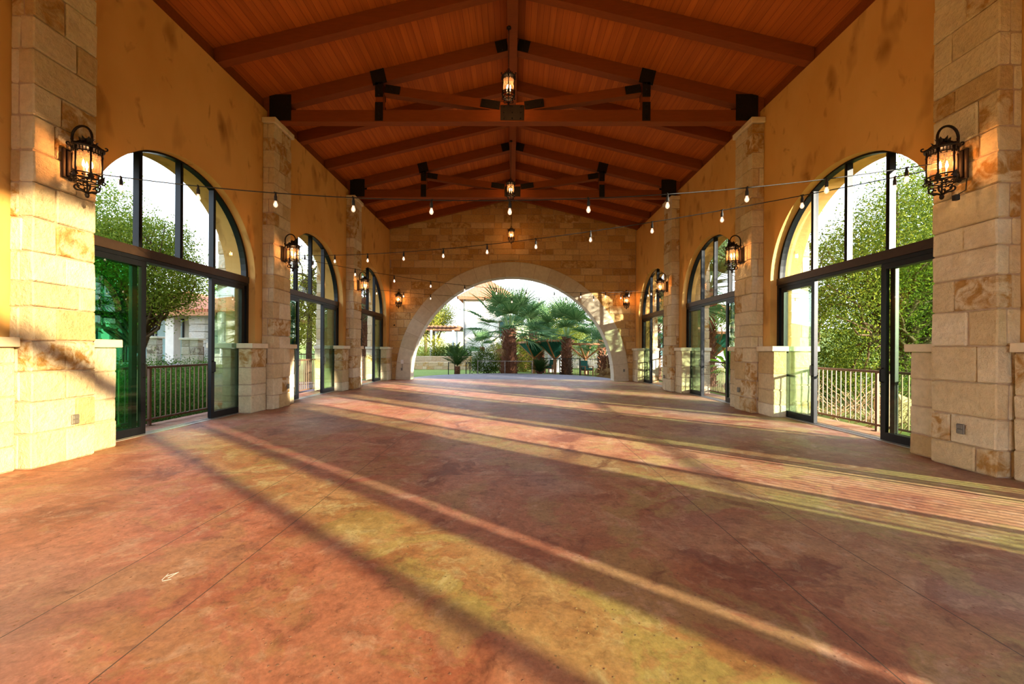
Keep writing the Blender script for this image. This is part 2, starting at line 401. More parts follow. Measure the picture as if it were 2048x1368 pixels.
# stone wainscot with caps: children of the walls
def courses(z0,z1,hmin,hmax):
    out=[z0]
    while out[-1]<z1-hmin*.6:
        h=R.uniform(hmin,hmax)
        if z1-out[-1]-h<hmin*.8: h=z1-out[-1]
        out.append(min(z1,out[-1]+h))
        if out[-1]>=z1-1e-6: break
    out[-1]=z1; return out
def splits(a,b,wmin,wmax):
    out=[a]
    while b-out[-1]>wmax:
        w=R.uniform(wmin,wmax)
        if b-out[-1]-w<wmin: w=(b-out[-1])*.5
        out.append(out[-1]+w)
    out.append(b); return out
def dado(s,wall,y0,y1,zin=5.735,e0=0.,e1=.04):
    for xa,xb,nm in ((zin,6.03,'wainscot'),(6.19,6.70,'outer_wainscot')):
        mb=MB(); mb.box(s*(xa+.015),s*xb-(0 if s<0 else 0),y0+.015,y1-.015,0,1.44,(.2,.2,.2))
        core=mb.build(nm+'_core',MORTAR,wall)
        mb=MB(); zs=courses(0.,1.44,.24,.42)
        for za,zb in zip(zs,zs[1:]):
            for ya,yb in zip(*(lambda q:(q,q[1:]))(splits(y0,y1,.22,.55))):
                mb.cbox(s*xa,s*xb,ya+.006,yb-.006,za+.006,zb-.006,.014,.005,tn())
        mb.build(nm,STONE,wall)
        mb=MB(); q=splits(y0-e0,y1+e1,.35,.75)
        for ya,yb in zip(q,q[1:]): mb.cbox(s*(xa-.05),s*(xb+.02),ya+.002,yb-.002,1.445,1.555,.008,.002,tn())
        mb.build(nm+'_cap',CAP,wall)
DN=1.50
for s,w in ((-1,wl),(1,wr)):
    for k,p in enumerate(PC):
        dado(s,w,p+PHW+.03, WC[k+1]-DN+(.0)); dado(s,w,WC[k]+DN,p-PHW-.03,e0=.04,e1=0.)
    dado(s,w,WC[3]+DN,YB-.03,e0=.04,e1=0.)
# ------------------------------------------------------------------ stone pillars
def pillar(s,yc,name,label,x0,x1,ztop,group,hm=(.27,.44),inner=True):
    root=thing(name,label,'pillar',(s*x0,yc,0),0,group)
    sg=1 if x1>x0 else -1
    def L(x): return s*(x-x0)
    ya,yb=-PHW,PHW
    mb=MB(); mb.box(L(x0+sg*.022),L(x1),ya+.02,yb-.02,0,ztop); mb.build('mortar_core',MORTAR,root)
    mb=MB(); zs=courses(0,ztop,*hm); d=abs(x1-x0)
    for i,(za,zb) in enumerate(zip(zs,zs[1:])):
        b=.0 if i else .0
        q=splits(ya,yb,.17,.52) if R.random()<.9 else [ya,yb]
        # a course: blocks across the room face; each corner block wraps onto the side faces
        for j,(a,c) in enumerate(zip(q,q[1:])):
            e=sg*R.uniform(-.012,.004); t=tn(); first=(j==0); last=(j==len(q)-2)
            if (first or last) and R.random()<.65 and d>.2:
                xm=x0+sg*d*R.uniform(.42,.66)
                mb.cbox(L(x0+e),L(xm-sg*.005),a+.006,c-.006,za+.007,zb-.007,.013,.007,t)
                mb.cbox(L(xm+sg*.005),L(x1),a+.006,c-.006,za+.006,zb-.006,.016,.005,tn())
            else:
                mb.cbox(L(x0+e),L(x1),a+.006,c-.006,za+.007,zb-.007,.013,.007,t)
    mb.build('shaft',STONE,root)
    if inner:
        mb=MB(); q=splits(ya-.05,yb+.05,.3,.5)
        for a,c in zip(q,q[1:]): mb.cbox(L(x0-.05),L(x1),a+.002,c-.002,ztop+.004,ztop+.13,.012,.003,tn())
        mb.build('capstone',CAP,root)
    return root
plab={(-1,0):'tall stone pillar by the deep green door glass, sunlight slanting across it',(-1,1):'second stone pillar along the wall with the hedge outside',(-1,2):'slim far stone pillar beside the dark palm trunk window',
      (1,0):'tall stone pillar carrying the lantern with a dangling plug cord',(1,1):'stone pillar standing between leaning tree window and palm window',(1,2):'far stone pillar next to the narrowest palm side window'}
blab={(-1,0):'outer stone buttress behind the pillar by deep green glass',(-1,1):'outer stone buttress seen blue through the first hedge-side door',(-1,2):'pale outer buttress seen through the middle hedge-side door',
      (1,0):'outer buttress hidden behind the lantern pillar with plug cord',(1,1):'outer stone buttress seen through the leaning tree door glass',(1,2):'cream outer buttress beside the hanging palm fronds'}
for s in (-1,1):
    for k,p in enumerate(PC):
        pillar(s,p,'stone_pillar',plab[(s,k)],PX,WX-.004,6.75,'stone pillars along the side walls')
        pillar(s,p,'stone_buttress',blab[(s,k)],6.93,OX+.016,5.6,'outer stone buttresses',inner=False)
# one more buttress at the far corner
    pillar(s,YB+.36,'stone_buttress','outer corner buttress at the far end of the '+('hedge' if s<0 else 'tree')+' side wall',6.93,OX+.016,5.6,'outer stone buttresses',inner=False)

# ------------------------------------------------------------------ back wall with the great arch
RI,RO,ZC=4.84,5.55,.08
def back_wall():
    mb=MB(); W=6.5; ya,yb=YB+.003,YB+.52; RM=5.0
    N=64; A=[PI*i/N for i in range(N+1)]
    xs=[-W]+[-RM*math.cos(a) for a in A]+[W]
    def bot(x): return ZC+math.sqrt(max(0,RM*RM-x*x)) if abs(x)<RM else 0.
    xs=sorted(set([round(x,5) for x in xs]+[0.]))
    for a,b in zip(xs,xs[1:]):
        m=(a+b)/2
        za,zb=(bot(a),bot(b)) if abs(m)<RM else (0.,0.)
        ta,tb=ceil_z(a)-.002,ceil_z(b)-.002
        mb.add([(a,ya,za),(b,ya,zb),(b,ya,tb),(a,ya,ta)],[(0,1,2,3)]); mb.add([(a,yb,za),(b,yb,zb),(b,yb,tb),(a,yb,ta)],[(3,2,1,0)])
        if abs(m)<RM: mb.add([(a,ya,za),(b,ya,zb),(b,yb,zb),(a,yb,za)],[(3,2,1,0)])
    o=mb.build('wall_back',MORTAR); struct(o,'end wall of warm stone blocks over the great round arch','wall')
    mb=MB(); z=0.; RM=5.2; W=5.868
    while z<8.9:
        h=R.choice([.27,.30,.33,.36,.38]); zt=z+h; x=-W+R.uniform(-.5,0); 
        while x<W:
            w=R.uniform(.34,1.05); a,b=max(x,-W)+.005,min(x+w,W)-.005; x+=w
            if b-a<.06: continue
            P=[]
            for i in range(7): P.append((a+(b-a)*i/6,z+.005))
            for i in range(1,4): P.append((b,z+.005+(h-.01)*i/4))
            for i in range(7): P.append((b-(b-a)*i/6,zt-.005))
            for i in range(1,4): P.append((a,zt-.005-(h-.01)*i/4))
            ins=[math.hypot(px,pz-ZC)<RM for px,pz in P]
            if all(ins): continue
            Q=[]
            for (px,pz),k in zip(P,ins):
                if k:
                    r=math.hypot(px,pz-ZC); px*=RM/r; pz=ZC+(pz-ZC)*RM/r
                Q.append((px,min(pz,ceil_z(px)-.004)))
            if min(q[1] for q in Q)>=max(q[1] for q in Q)-.02: continue
            cx=sum(q[0] for q in Q)/len(Q); cz=sum(q[1] for q in Q)/len(Q); f=R.uniform(.012,.03); n=len(Q)
            fx=1-.028/(b-a); fz=1-.028/h
            vs=[(qx,YB+.004,qz) for qx,qz in Q]+[(cx+(qx-cx)*fx,YB-f+R.uniform(-.003,.003),cz+(qz-cz)*fz) for qx,qz in Q]
            mb.add(vs,[tuple(range(n,2*n))]+[(i,(i+1)%n,n+(i+1)%n,n+i) for i in range(n)],tn())
        z=zt
    mb.build('stone_facing',STONE_B,o)
    # arch ring of smooth voussoirs
    mb=MB(); NV=23; y0,y1=YB-.075,YB+.56
    for i in range(NV):
        g=.0016; a0=PI*i/NV+g; a1=PI*(i+1)/NV-g; K=6; vs=[]
        for k in range(K+1):
            a=a0+(a1-a0)*k/K; c,sn=math.cos(a),math.sin(a)
            for (r,y) in ((RI+.012,y0),(RI,y0+.012),(RI,y1),(RO,y1),(RO,y0+.012),(RO-.012,y0)): vs.append((r*c,y,max(.0,ZC+r*sn)))
        fs=[]
        for k in range(K):
            for j in range(6): fs.append((k*6+j,k*6+(j+1)%6,(k+1)*6+(j+1)%6,(k+1)*6+j))
        fs+=[tuple(range(6)),tuple(K*6+j for j in range(6))[::-1]]
        mb.add(vs,fs,tn())
    for s in (-1,1): mb.box(s*RI,s*RO,y0,y1,0,ZC)
    mb.build('arch_surround',VOUS,o)
    mb=MB(); vs=[]; K=64
    for k in range(K+1):
        a=PI*k/K; c,sn=math.cos(a),math.sin(a)
        for (r,y) in ((RI+.02,y0+.02),(RI+.02,y1-.02),(RO-.02,y1-.02),(RO-.02,y0+.02)): vs.append((r*c,y,ZC+r*sn))
    mb.add(vs,[(k*4+j,k*4+(j+1)%4,(k+1)*4+(j+1)%4,(k+1)*4+j) for k in range(K) for j in range(4)]); mb.build('arch_mortar',MORTAR,o)
    return o
wb=back_wall()

# ------------------------------------------------------------------ ceiling
def slab(mb,x0,x1,y0,y1,t):
    z0,z1=ceil_z(x0),ceil_z(x1)
    vs=[(x0,y0,z0),(x1,y0,z1),(x1,y1,z1),(x0,y1,z0)]; vs+=[(x,y,z+t) for x,y,z in vs]
    mb.add(vs,[(0,1,2,3),(7,6,5,4),(0,4,5,1),(1,5,6,2),(2,6,7,3),(3,7,4,0)])
mb=MB(); slab(mb,-7.6,0,-6.4,20.3,.18); slab(mb,0,7.6,-6.4,20.3,.18)
ceiling=struct(mb.build('ceiling',PLANKS),'gabled ceiling of reddish cedar planks','ceiling')
for s in (-1,1):
    mb=MB(); mb.box(s*5.97,s*6.12,-6.2,YB+.5,ZE+.002,ceil_z(6.12)+.02); mb.build('eave_board',BEAM,ceiling)
mb=MB(); mb.box(-.11,.11,-2.7,YB-.09,8.50,8.885)
tag(mb.build('ridge_beam',BEAM),'long ridge beam running under the peak of the plank ceiling','beam')
def sloped(mb,s,xa,xb,y,w,d,top=0.):
    """member hugging the ceiling slope"""
    za,zb=ceil_z(xa)-.004-top,ceil_z(xb)-.004-top
    vs=[(s*xa,y-w/2,za-d),(s*xa,y+w/2,za-d),(s*xa,y+w/2,za),(s*xa,y-w/2,za),(s*xb,y-w/2,zb-d),(s*xb,y+w/2,zb-d),(s*xb,y+w/2,zb),(s*xb,y-w/2,zb)]
    mb.add(vs,[(0,1,2,3),(7,6,5,4),(0,4,5,1),(1,5,6,2),(2,6,7,3),(3,7,4,0)])
ordn=['first','second','third','fourth','fifth']
for i,y in enumerate((8.02,11.1,12.72,15.85,17.45)):
    for s in (-1,1):
        mb=MB(); sloped(mb,s,.113,5.955,y,.17,.30)
        tag(mb.build('rafter',BEAM),f'{ordn[i]} plain rafter from the camera, sloping down to the {"hedge" if s<0 else "tree"} side','rafter','plain sloping rafters between the trusses')
for s in (-1,1):
    mb=MB(); sloped(mb,s,.113,5.955,18.93,.17,.30)
    tag(mb.build('rafter',BEAM),f'end rafter against the stone gable, sloping down to the {"hedge" if s<0 else "tree"} side','rafter','plain sloping rafters between the trusses')
def plate_bolts(mb,cx,cz,w,h,y,ang=0,t=.012,nx=2,nz=3):
    ca,sa=math.cos(ang),math.sin(ang)
    P=lambda u,v:(cx+u*ca-v*sa, cz+u*sa+v*ca)
    vs=[]
    for yy in (y-t/2,y+t/2):
        for u,v in ((-w/2,-h/2),(w/2,-h/2),(w/2,h/2),(-w/2,h/2)):
            x,z=P(u,v); vs.append((x,yy,z))
    mb.add(vs,[(0,1,2,3),(7,6,5,4),(0,4,5,1),(1,5,6,2),(2,6,7,3),(3,7,4,0)])
    sg=-1 if y<0 else 1
    for i in range(nx):
        for j in range(nz):
            x,z=P((i/(nx-1)-.5)*w*.7 if nx>1 else 0,(j/(nz-1)-.5)*h*.76 if nz>1 else 0)
            mb.tube([(x,y,z),(x,y+sg*.025,z)],.018,6)
def truss(yc,label):
    r=thing('roof_truss',label,'truss',(0,yc,6.88),0,'timber roof trusses'); Z=6.88; W=.20
    mb=MB(); mb.box(-5.86,5.86,-W/2,W/2,0,.275); mb.build('bottom_chord',BEAM,r)
    for s in (-1,1):
        mb=MB(); sloped(mb,s,.113,5.955,0,W,.31); mb.v=[(x,y,z-Z) for x,y,z in mb.v]; mb.build('top_chord',BEAM,r)
        mb=MB(); zt=ceil_z(3.18)-.31-Z-.03; mb.box(s*3.18-.09,s*3.18+.09,-W/2+.01,W/2-.01,.276,zt); mb.build('web_post',BEAM,r)
        mb=MB(); mb.beam((s*3.05,0,zt-.12),(s*.1,0,.34),W-.03,.22); mb.build('diagonal_strut',BEAM,r)
        for f in (-1,1):
            y=f*(W/2+.008)
            mb=MB(); plate_bolts(mb,s*5.55,.33,.52,.62,y,0); mb.build('heel_plate',STEEL,r)
            mb=MB(); plate_bolts(mb,s*3.20,zt+.16,.34,.36,y,-s*.238,nx=2,nz=2); plate_bolts(mb,s*3.18,zt-.15,.19,.34,y,0,nx=1,nz=3); plate_bolts(mb,s*2.86,zt-.148,.36,.19,y*1.01,s*.15,nx=3,nz=1); mb.build('node_plate',STEEL,r)
            mb=MB(); plate_bolts(mb,s*3.18,.235,.19,.44,y,0,nx=1,nz=4); mb.build('post_foot_plate',STEEL,r)
            mb=MB(); plate_bolts(mb,s*.52,.41,.46,.19,y*1.01,s*.15,nx=2,nz=1); mb.build('strut_plate',STEEL,r)
            mb=MB(); plate_bolts(mb,s*.26,ceil_z(.26)-Z-.165,.28,.27,y,-s*.238,nx=1,nz=2); mb.build('ridge_plate',STEEL,r)
    for f in (-1,1):
        mb=MB(); plate_bolts(mb,0,.205,.56,.36,f*(W/2+.008),0,nx=3,nz=3); mb.build('centre_plate',STEEL,r)
    return r
truss(9.62,'nearer timber truss with black plates, behind the first hanging lantern')
truss(14.36,'farther timber truss with black plates, over the second hanging lantern')

# ------------------------------------------------------------------ windows and sliding doors
def arch_prof(mb,r0,r1,x0,x1,c,z0,n=40,a0=0.,a1=PI,tint=(.5,.5,.5)):
    vs=[]
    for i in range(n+1):
        a=a0+(a1-a0)*i/n; cy,sz=math.cos(a),math.sin(a)
        for (r,x) in ((r0,x0),(r1,x0),(r1,x1),(r0,x1)): vs.append((x,c+r*cy,z0+r*sz))
    fs=[(k*4+j,k*4+(j+1)%4,(k+1)*4+(j+1)%4,(k+1)*4+j) for k in range(n) for j in range(4)]
    mb.add(vs,fs,tint)
def window(n,s,c,label,dlabel,deep=False):
    w=bpy.data.objects.new(f'window_{n}',None); C.objects.link(w); w.location=(s*GX,c,ZS); struct(w,label,'window')
    mb=MB(); arch_prof(mb,HW-.075,HW-.004,-.06,.06,0,.045); mb.build('arch_frame',BRONZE,w)
    mb=MB(); mb.box(-.085,.085,-HW+.006,HW-.006,-.10,.045); mb.build('transom',TRANSOM,w)
    e=.045
    for y in (-.81,0,.81):
        top=math.sqrt((HW-.07)**2-y*y)+.045
        mb=MB(); mb.box(-.05,.05,y-.032,y+.032,e,top); mb.box(-.062,-.05,y-.014,y+.014,e,top); mb.box(.05,.062,y-.014,y+.014,e,top); mb.build('mullion',BRONZE,w)
    for a,b in ((-HW+.07,-.842),(-.778,-.032),(.032,.778),(.842,HW-.07)):
        Y=[a+(b-a)*i/16 for i in range(17)]; top=[max(.03,math.sqrt(max(0,(HW-.07)**2-y*y)))+.045 for y in Y]
        mb=MB()
        vs=[(0,Y[0],e),(0,Y[-1],e)]+[(0,y,t) for y,t in list(zip(Y,top))[::-1]]
        mb.add(vs,[tuple(range(len(vs)))]); mb.build('pane',GLASS,w)
    d=bpy.data.objects.new(f'door_{n}',None); C.objects.link(d); d.location=(s*GX,c,0); struct(d,dlabel,'door')
    zt=ZS-.105
    mb=MB(); 
    for f in (-1,1): mb.box(-.075,.075,f*(HW-.006),f*(HW-.075),0,zt) if False else mb.box(-.075,.075,min(f*(HW-.006),f*(HW-.075)),max(f*(HW-.006),f*(HW-.075)),0,zt)
    mb.box(-.075,.075,-HW+.076,HW-.076,zt-.06,zt); mb.build('door_frame',BRONZE,d)
    mb=MB(); mb.box(-.10,.10,-HW+.076,HW-.076,.0,.012); mb.box(-.04,-.03,-HW+.08,HW-.08,.012,.022); mb.box(.03,.04,-HW+.08,HW-.08,.012,.022); mb.build('track',ALU,d)
    for f in (-1,1):
        for (x,ya,yb,nm) in ((-.038*s,.72,1.70,'sliding_panel'),(.038*s,.80,1.76,'fixed_panel')):
            a,b=(f*ya,f*yb) if f>0 else (f*yb,f*ya)
            mb=MB(); t=.028
            mb.box(x-t,x+t,a,a+.085,.022,zt-.062); mb.box(x-t,x+t,b-.085,b,.022,zt-.062)
            mb.box(x-t,x+t,a+.085,b-.085,.022,.15); mb.box(x-t,x+t,a+.085,b-.085,zt-.15,zt-.062)
            p=mb.build(nm,BRONZE,d)
            mb=MB(); mb.box(x-.004,x+.004,a+.08,b-.08,.145,zt-.145); mb.build('glass_pane',DEEP if (deep and f<0) else GREEN,p)
            if nm=='sliding_panel':
                mb=MB(); yy=f*(ya+.04); mb.tube([(x-s*.03,yy,.95),(x-s*.075,yy,.97),(x-s*.075,yy,1.16),(x-s*.03,yy,1.18)],.011,8); mb.build('pull_handle',RUBBER,p)
wl_=['arched window above the deep green door glass and the hedge','arched window above the door with the conifer outside','narrow arched window next to the stone end wall, dark palm trunk outside',
     'arched window full of leaning tree foliage','arched window with hanging palm fronds behind it','narrow arched window by the end wall, palm garden outside']
dl_=['sliding glass door with one deep green panel, facing the hedge','sliding glass door open toward the conifer and mauve path','sliding glass door by the end wall, dark palm trunk outside',
     'sliding glass door open to the leaning tree and dry brush','sliding glass door open to the green canopy and broad leaves','sliding glass door by the end wall, palm garden outside']
for k in range(3):
    window(k+1,-1,WC[k+1],wl_[k],dl_[k],k==0); window(k+4,1,WC[k+1],wl_[k+3],dl_[k+3])
window(7,1,WC[0],'arched window beside the camera, above striped rail shadows','sliding door beside the camera, open onto the rail that stripes the floor')
window(8,-1,WC[0],'arched window beside the camera on the hedge side','sliding door beside the camera on the hedge side')
# unseen glazed screen behind the camera, invented to shape the sun bands
w=bpy.data.objects.new('window_9',None); C.objects.link(w); w.location=(GX,0,0); struct(w,'unseen green glass screen added to cut the sun into floor bands','window')
mb=MB(); mb.box(-.004,.004,-2.66,-1.88,.0,3.0); mb.build('pane',OLIVEG,w)
for ya,yb in ((-2.80,-2.66),(-1.88,-1.60),(-1.475,-.47)):
    mb=MB(); mb.box(-.04,.04,ya,yb,0,3.0); mb.build('shadow_post',BRONZE,w)  # posts invented to throw the dark stripes between the sun bands
mb=MB(); mb.box(-.04,.04,-2.80,-.47,3.0,ZE); mb.box(-.04,.04,-6.2,-2.805,6.15,ZE); mb.build('sun_cutoff_panel',PLASTER,w)  # added panels, set to cut off the sun high on the pillar
mb=MB(); mb.box(-.004,.004,-6.2,-2.81,0,6.14); mb.build('sun_dimming_pane',BAYG,w)  # added pane that dims the sun reaching the left pillar and floor
mb=MB(); mb.beam((GX-GX,-5.1,4.90),(GX-GX,-2.86,3.42),.10,.26); mb.build('shadow_bar',BRONZE,w)  # bar put in to cast the slanting shadow on the left pillar

# ------------------------------------------------------------------ balcony railings
def railing(s,ya,yb,label,first=None):
    Lg=yb-ya
    r=thing('balcony_railing',label,'railing',(s*6.70,(ya+yb)/2,0),0,'brown railings outside the doors')
    def add(mb,nm): return mb.build(nm,RAILM,r)
    mb=MB(); mb.cbox(-.03,.03,-Lg/2,Lg/2,1.06,1.105,.008); add(mb,'top_rail')
    mb=MB(); mb.box(-.02,.02,-Lg/2,Lg/2,.095,.13); add(mb,'bottom_rail')
    for y in (-Lg/2+.05,0,Lg/2-.05):
        mb=MB(); mb.box(-.022,.022,y-.022,y+.022,.008,1.06); mb.box(-.06,.06,y-.06,y+.06,0,.008); add(mb,'post')
    n=int(Lg/.118); me=None
    for i in range(n):
        y=-Lg/2+.05+(Lg-.1)*(i+.5)/n
        if me is None:
            mb=MB(); mb.box(-.008,.008,-.008,.008,.13,1.06); b=mb.build('baluster',RAILT,r); me=b.data
        else: b=link('baluster',me,r)
        b.location=(0,y,0)
rl=[['brown railing beside the camera on the hedge side','brown railing with red top bar in front of the hedge','brown railing in front of the conifer and mauve path','brown railing outside the dark palm trunk door'],
    ['brown railing beside the camera that stripes the floor with shadow','brown railing in front of dry brush and the leaning tree','brown railing in front of the broad leaves and canopy','dark brown railing outside the door by the end wall']]
for si,s in enumerate((-1,1)):
    E=[PC[0]-PER]+PC+[YB+.05]
    for k in range(4): railing(s,E[k]+PHW+.03,E[k+1]-PHW-.03,rl[si][k])

# ------------------------------------------------------------------ lanterns
def spiral(c,r0,r1,a0,a1,plane,n=22):
    out=[]
    for i in range(n+1):
        t=i/n; a=a0+(a1-a0)*t; r=r0+(r1-r0)*t; u,v=r*math.cos(a),r*math.sin(a)
        out.append((c[0]+u*plane[0],c[1]+u*plane[1],c[2]+v))
    return out
def lantern_body(root,cx,hang=False):
    """cylindrical caged lantern centred on (cx,0,0); z=0 is the middle of the glass"""
    rg=.125; zb,zt=-.135,.135
    mb=MB(); n=20; vs=[]
    for z in (zb,zt):
        for k in range(n): a=2*PI*k/n; vs.append((cx+rg*math.cos(a),rg*math.sin(a),z))
    mb.add(vs,[(k,(k+1)%n,n+(k+1)%n,n+k) for k in range(n)],smooth=True); mb.build('glass_shade',AMBER,root)
    mb=MB()
    ring=lambda r,z,t: mb.tube([(cx+r*math.cos(a),r*math.sin(a),z) for a in np.linspace(0,2*PI,25)],t,6)
    for z in (zb-.06,zb,zt,zt+.055): ring(rg+.012,z,.009)
    ring(rg-.02,zb-.10,.007)
    for k in range(6):
        a=2*PI*k/6+PI/6; x,y=cx+(rg+.012)*math.cos(a),(rg+.012)*math.sin(a); mb.tube([(x,y,zb-.06),(x,y,zt+.055)],.010,6)
        # leaf at the foot of each bar
        d=Vector((math.cos(a),math.sin(a),0)); q=Vector((-d.y,d.x,0)); p=Vector((x,y,zb-.06))
        mb.add([p-q*.03+d*.012,p+q*.03+d*.012,p+q*.018+d*.016+Vector((0,0,.05)),p+d*.03+Vector((0,0,.085)),p-q*.018+d*.016+Vector((0,0,.05))],[(0,1,2,3,4)])
    for k in range(30):   # pierced crown band
        a=2*PI*k/30; x,y=cx+(rg+.012)*math.cos(a),(rg+.012)*math.sin(a); mb.tube([(x,y,zt),(x,y,zt+.055)],.0065,4)
    for k in range(18):   # beaded lace under the band and over the lower ring
        a=2*PI*k/18; x,y=cx+(rg+.014)*math.cos(a),(rg+.014)*math.sin(a)
        for z,r in ((zt-.016,.011),(zb-.03,.013)): mb.lathe([(.0015,-r),(r,0),(.0015,r)],6,(x,y,z))
    mb.build('cage',IRON,root)
    mb=MB(); mb.lathe([(rg+.035,zt+.055),(rg+.04,zt+.07),(.115,zt+.095),(.07,zt+.118),(.045,zt+.138),(.02,zt+.155),(.012,zt+.175)],18,(cx,0,0)); mb.build('roof',IRON,root)
    mb=MB()
    for k in range(6):
        a=2*PI*k/6+PI/6; d=(math.cos(a),math.sin(a))
        st=(cx+d[0]*(rg+.03),d[1]*(rg+.03),zt+.095)
        pts=[(cx+d[0]*.04,d[1]*.04,zt+.142),(cx+d[0]*.085,d[1]*.085,zt+.128),(cx+d[0]*.13,d[1]*.13,zt+.09)]+spiral((cx+d[0]*(rg+.045),d[1]*(rg+.045),zt+.10),.028,.008,-2.6,2.4,d,12)
        mb.tube(pts,.0085,6)
        q=(-d[1],d[0]); P=lambda r,w,z:(cx+d[0]*r+q[0]*w,d[1]*r+q[1]*w,zt+z)
        for r0,z0,hh in ((.035,.135,.075),(.07,.115,.055)): mb.add([P(r0,-.012,z0),P(r0,.012,z0),P(r0+.014,.020,z0+hh*.55),P(r0+.034,0,z0+hh),P(r0+.014,-.020,z0+hh*.55)],[(0,1,2,3,4)])
    mb.build('top_scrollwork',IRON,root); mb=MB()
    for k in range(6):
        a=2*PI*k/6+PI/6; d=(math.cos(a),math.sin(a))
        c=(cx+d[0]*.085,d[1]*.085,zb-.155)
        pts=[(cx+d[0]*.012,d[1]*.012,zb-.22),(cx+d[0]*.05,d[1]*.05,zb-.20)]+spiral(c,.045,.010,-1.9,3.0,d,16)
        mb.tube(pts,.010,6)
        mb.tube([(cx+d[0]*(rg+.012),d[1]*(rg+.012),zb-.06)]+spiral((cx+d[0]*(rg+.02),d[1]*(rg+.02),zb-.085),.026,.007,1.4,-3.4,d,12),.0075,5)
    mb.build('bottom_scrollwork',IRON,root)
    mb=MB(); mb.lathe([(.006,zb-.285),(.018,zb-.275),(.024,zb-.25),(.016,zb-.225),(.009,zb-.21),(.010,zb-.05),(.028,zb-.03),(.028,zb-.02)],12,(cx,0,0)); mb.build('finial',IRON,root)
    for k in range(3):
        cl=MB(); fl_=MB()
        a=2*PI*k/3+.4; x,y=cx+.042*math.cos(a),.042*math.sin(a)
        cl.tube([(x,y,zb-.02),(x,y,-.045)],.010,8); fl_.lathe([(.004,-.045),(.013,-.025),(.014,-.005),(.008,.025),(.002,.05)],8,(x,y,0))
        cd=cl.build('candle_sleeve',CAP,root); fl_.build('flame_bulb',FLAME,cd)
def wall_lantern(label,loc,rz):
    r=thing('wall_lantern',label,'lantern',loc,rz,'black iron wall lanterns'); cx=.245
    mb=MB(); mb.cbox(.002,.030,-.085,.085,-.185,.185,.01); mb.cbox(.030,.055,-.05,.05,-.16,.16,.012); mb.build('backplate',IRON,r)
    mb=MB(); A=[(.045,0,.10),(.05,0,.19),(.05,0,.28)]
    A+= [(.175-.128*math.cos(a),0,.345+.145*math.sin(a)) for a in np.linspace(0,PI*1.12,22)]
    A+= spiral((.240,0,.300),.050,.013,-.45,-6.0,(1,0),20)[1:]
    mb.tube(A,[.014]*len(A),8); mb.build('scroll_arm',IRON,r)
    mb=MB(); mb.tube([(.05,0,-.12),(.11,0,-.16),(.16,0,-.20)],.009,6); mb.build('brace',IRON,r)
    lantern_body(r,cx); return r
def lamp(loc,power):
    l=bpy.data.lights.new('lantern_light','POINT'); l.energy=power; l.color=(1,.56,.24); l.shadow_soft_size=.04
    o=bpy.data.objects.new('lantern_light',l); C.objects.link(o); o.location=loc
LP=5.5
wlab={(-1,0):'wall lantern on the sunlit pillar by the deep green glass',(-1,1):'wall lantern on the second hedge-side pillar, a string bulb hanging before it',(-1,2):'small wall lantern on the far hedge-side pillar',
      (1,0):'wall lantern on the tree-side pillar with a cord and plug dangling',(1,1):'wall lantern on the pillar between leaning tree and palm windows',(1,2):'small wall lantern on the far tree-side pillar, string cable ending at it'}
first=None; LZ=3.75
for s in (-1,1):
    for k,p in enumerate(PC):
        loc=(s*(PX-.014),p,LZ); rz=0 if s<0 else PI
        if first is None: first=wall_lantern(wlab[(s,k)],loc,rz)
        else: dup(first,loc,rz,wlab[(s,k)])
        lamp((s*(PX-.014-.255),p,LZ+.0),LP)
for s,l in ((-1,'lantern on the end wall at the shaded hedge side of the arch'),(1,'lantern on the end wall above dappled light beside the arch')):
    dup(first,(s*5.36,YB-.035,3.80),-PI/2,l); lamp((s*5.36,YB-.035-.255,3.80),LP)
def hanging_lantern(label,loc,top):
    r=thing('hanging_lantern',label,'lantern',loc,0,'hanging iron lanterns'); lantern_body(r,0,True)
    mb=MB(); mb.tube([(0,0,.33),(0,0,top)],.008,6); mb.lathe([(.05,top-.03),(.05,top-.004)],12); mb.tube([(.025*math.cos(a),0,.365+.03*math.sin(a)) for a in np.linspace(0,2*PI,17)],.006,6); mb.build('hanging_rod',IRON,r)
    return r
for lab,y,z in (('nearest hanging lantern, glowing in front of the truss centre plate',8.75,7.20),('middle hanging lantern, just above a string bulb',13.5,6.86),('farthest hanging lantern on a long rod against the stone gable',18.2,6.68)):
    if y<9: h0=hanging_lantern(lab,(-.08,y,z),8.50-z)
    else: hanging_lantern(lab,(-.06,y,z),8.50-z)
    lamp((-.07,y,z),LP*.9)

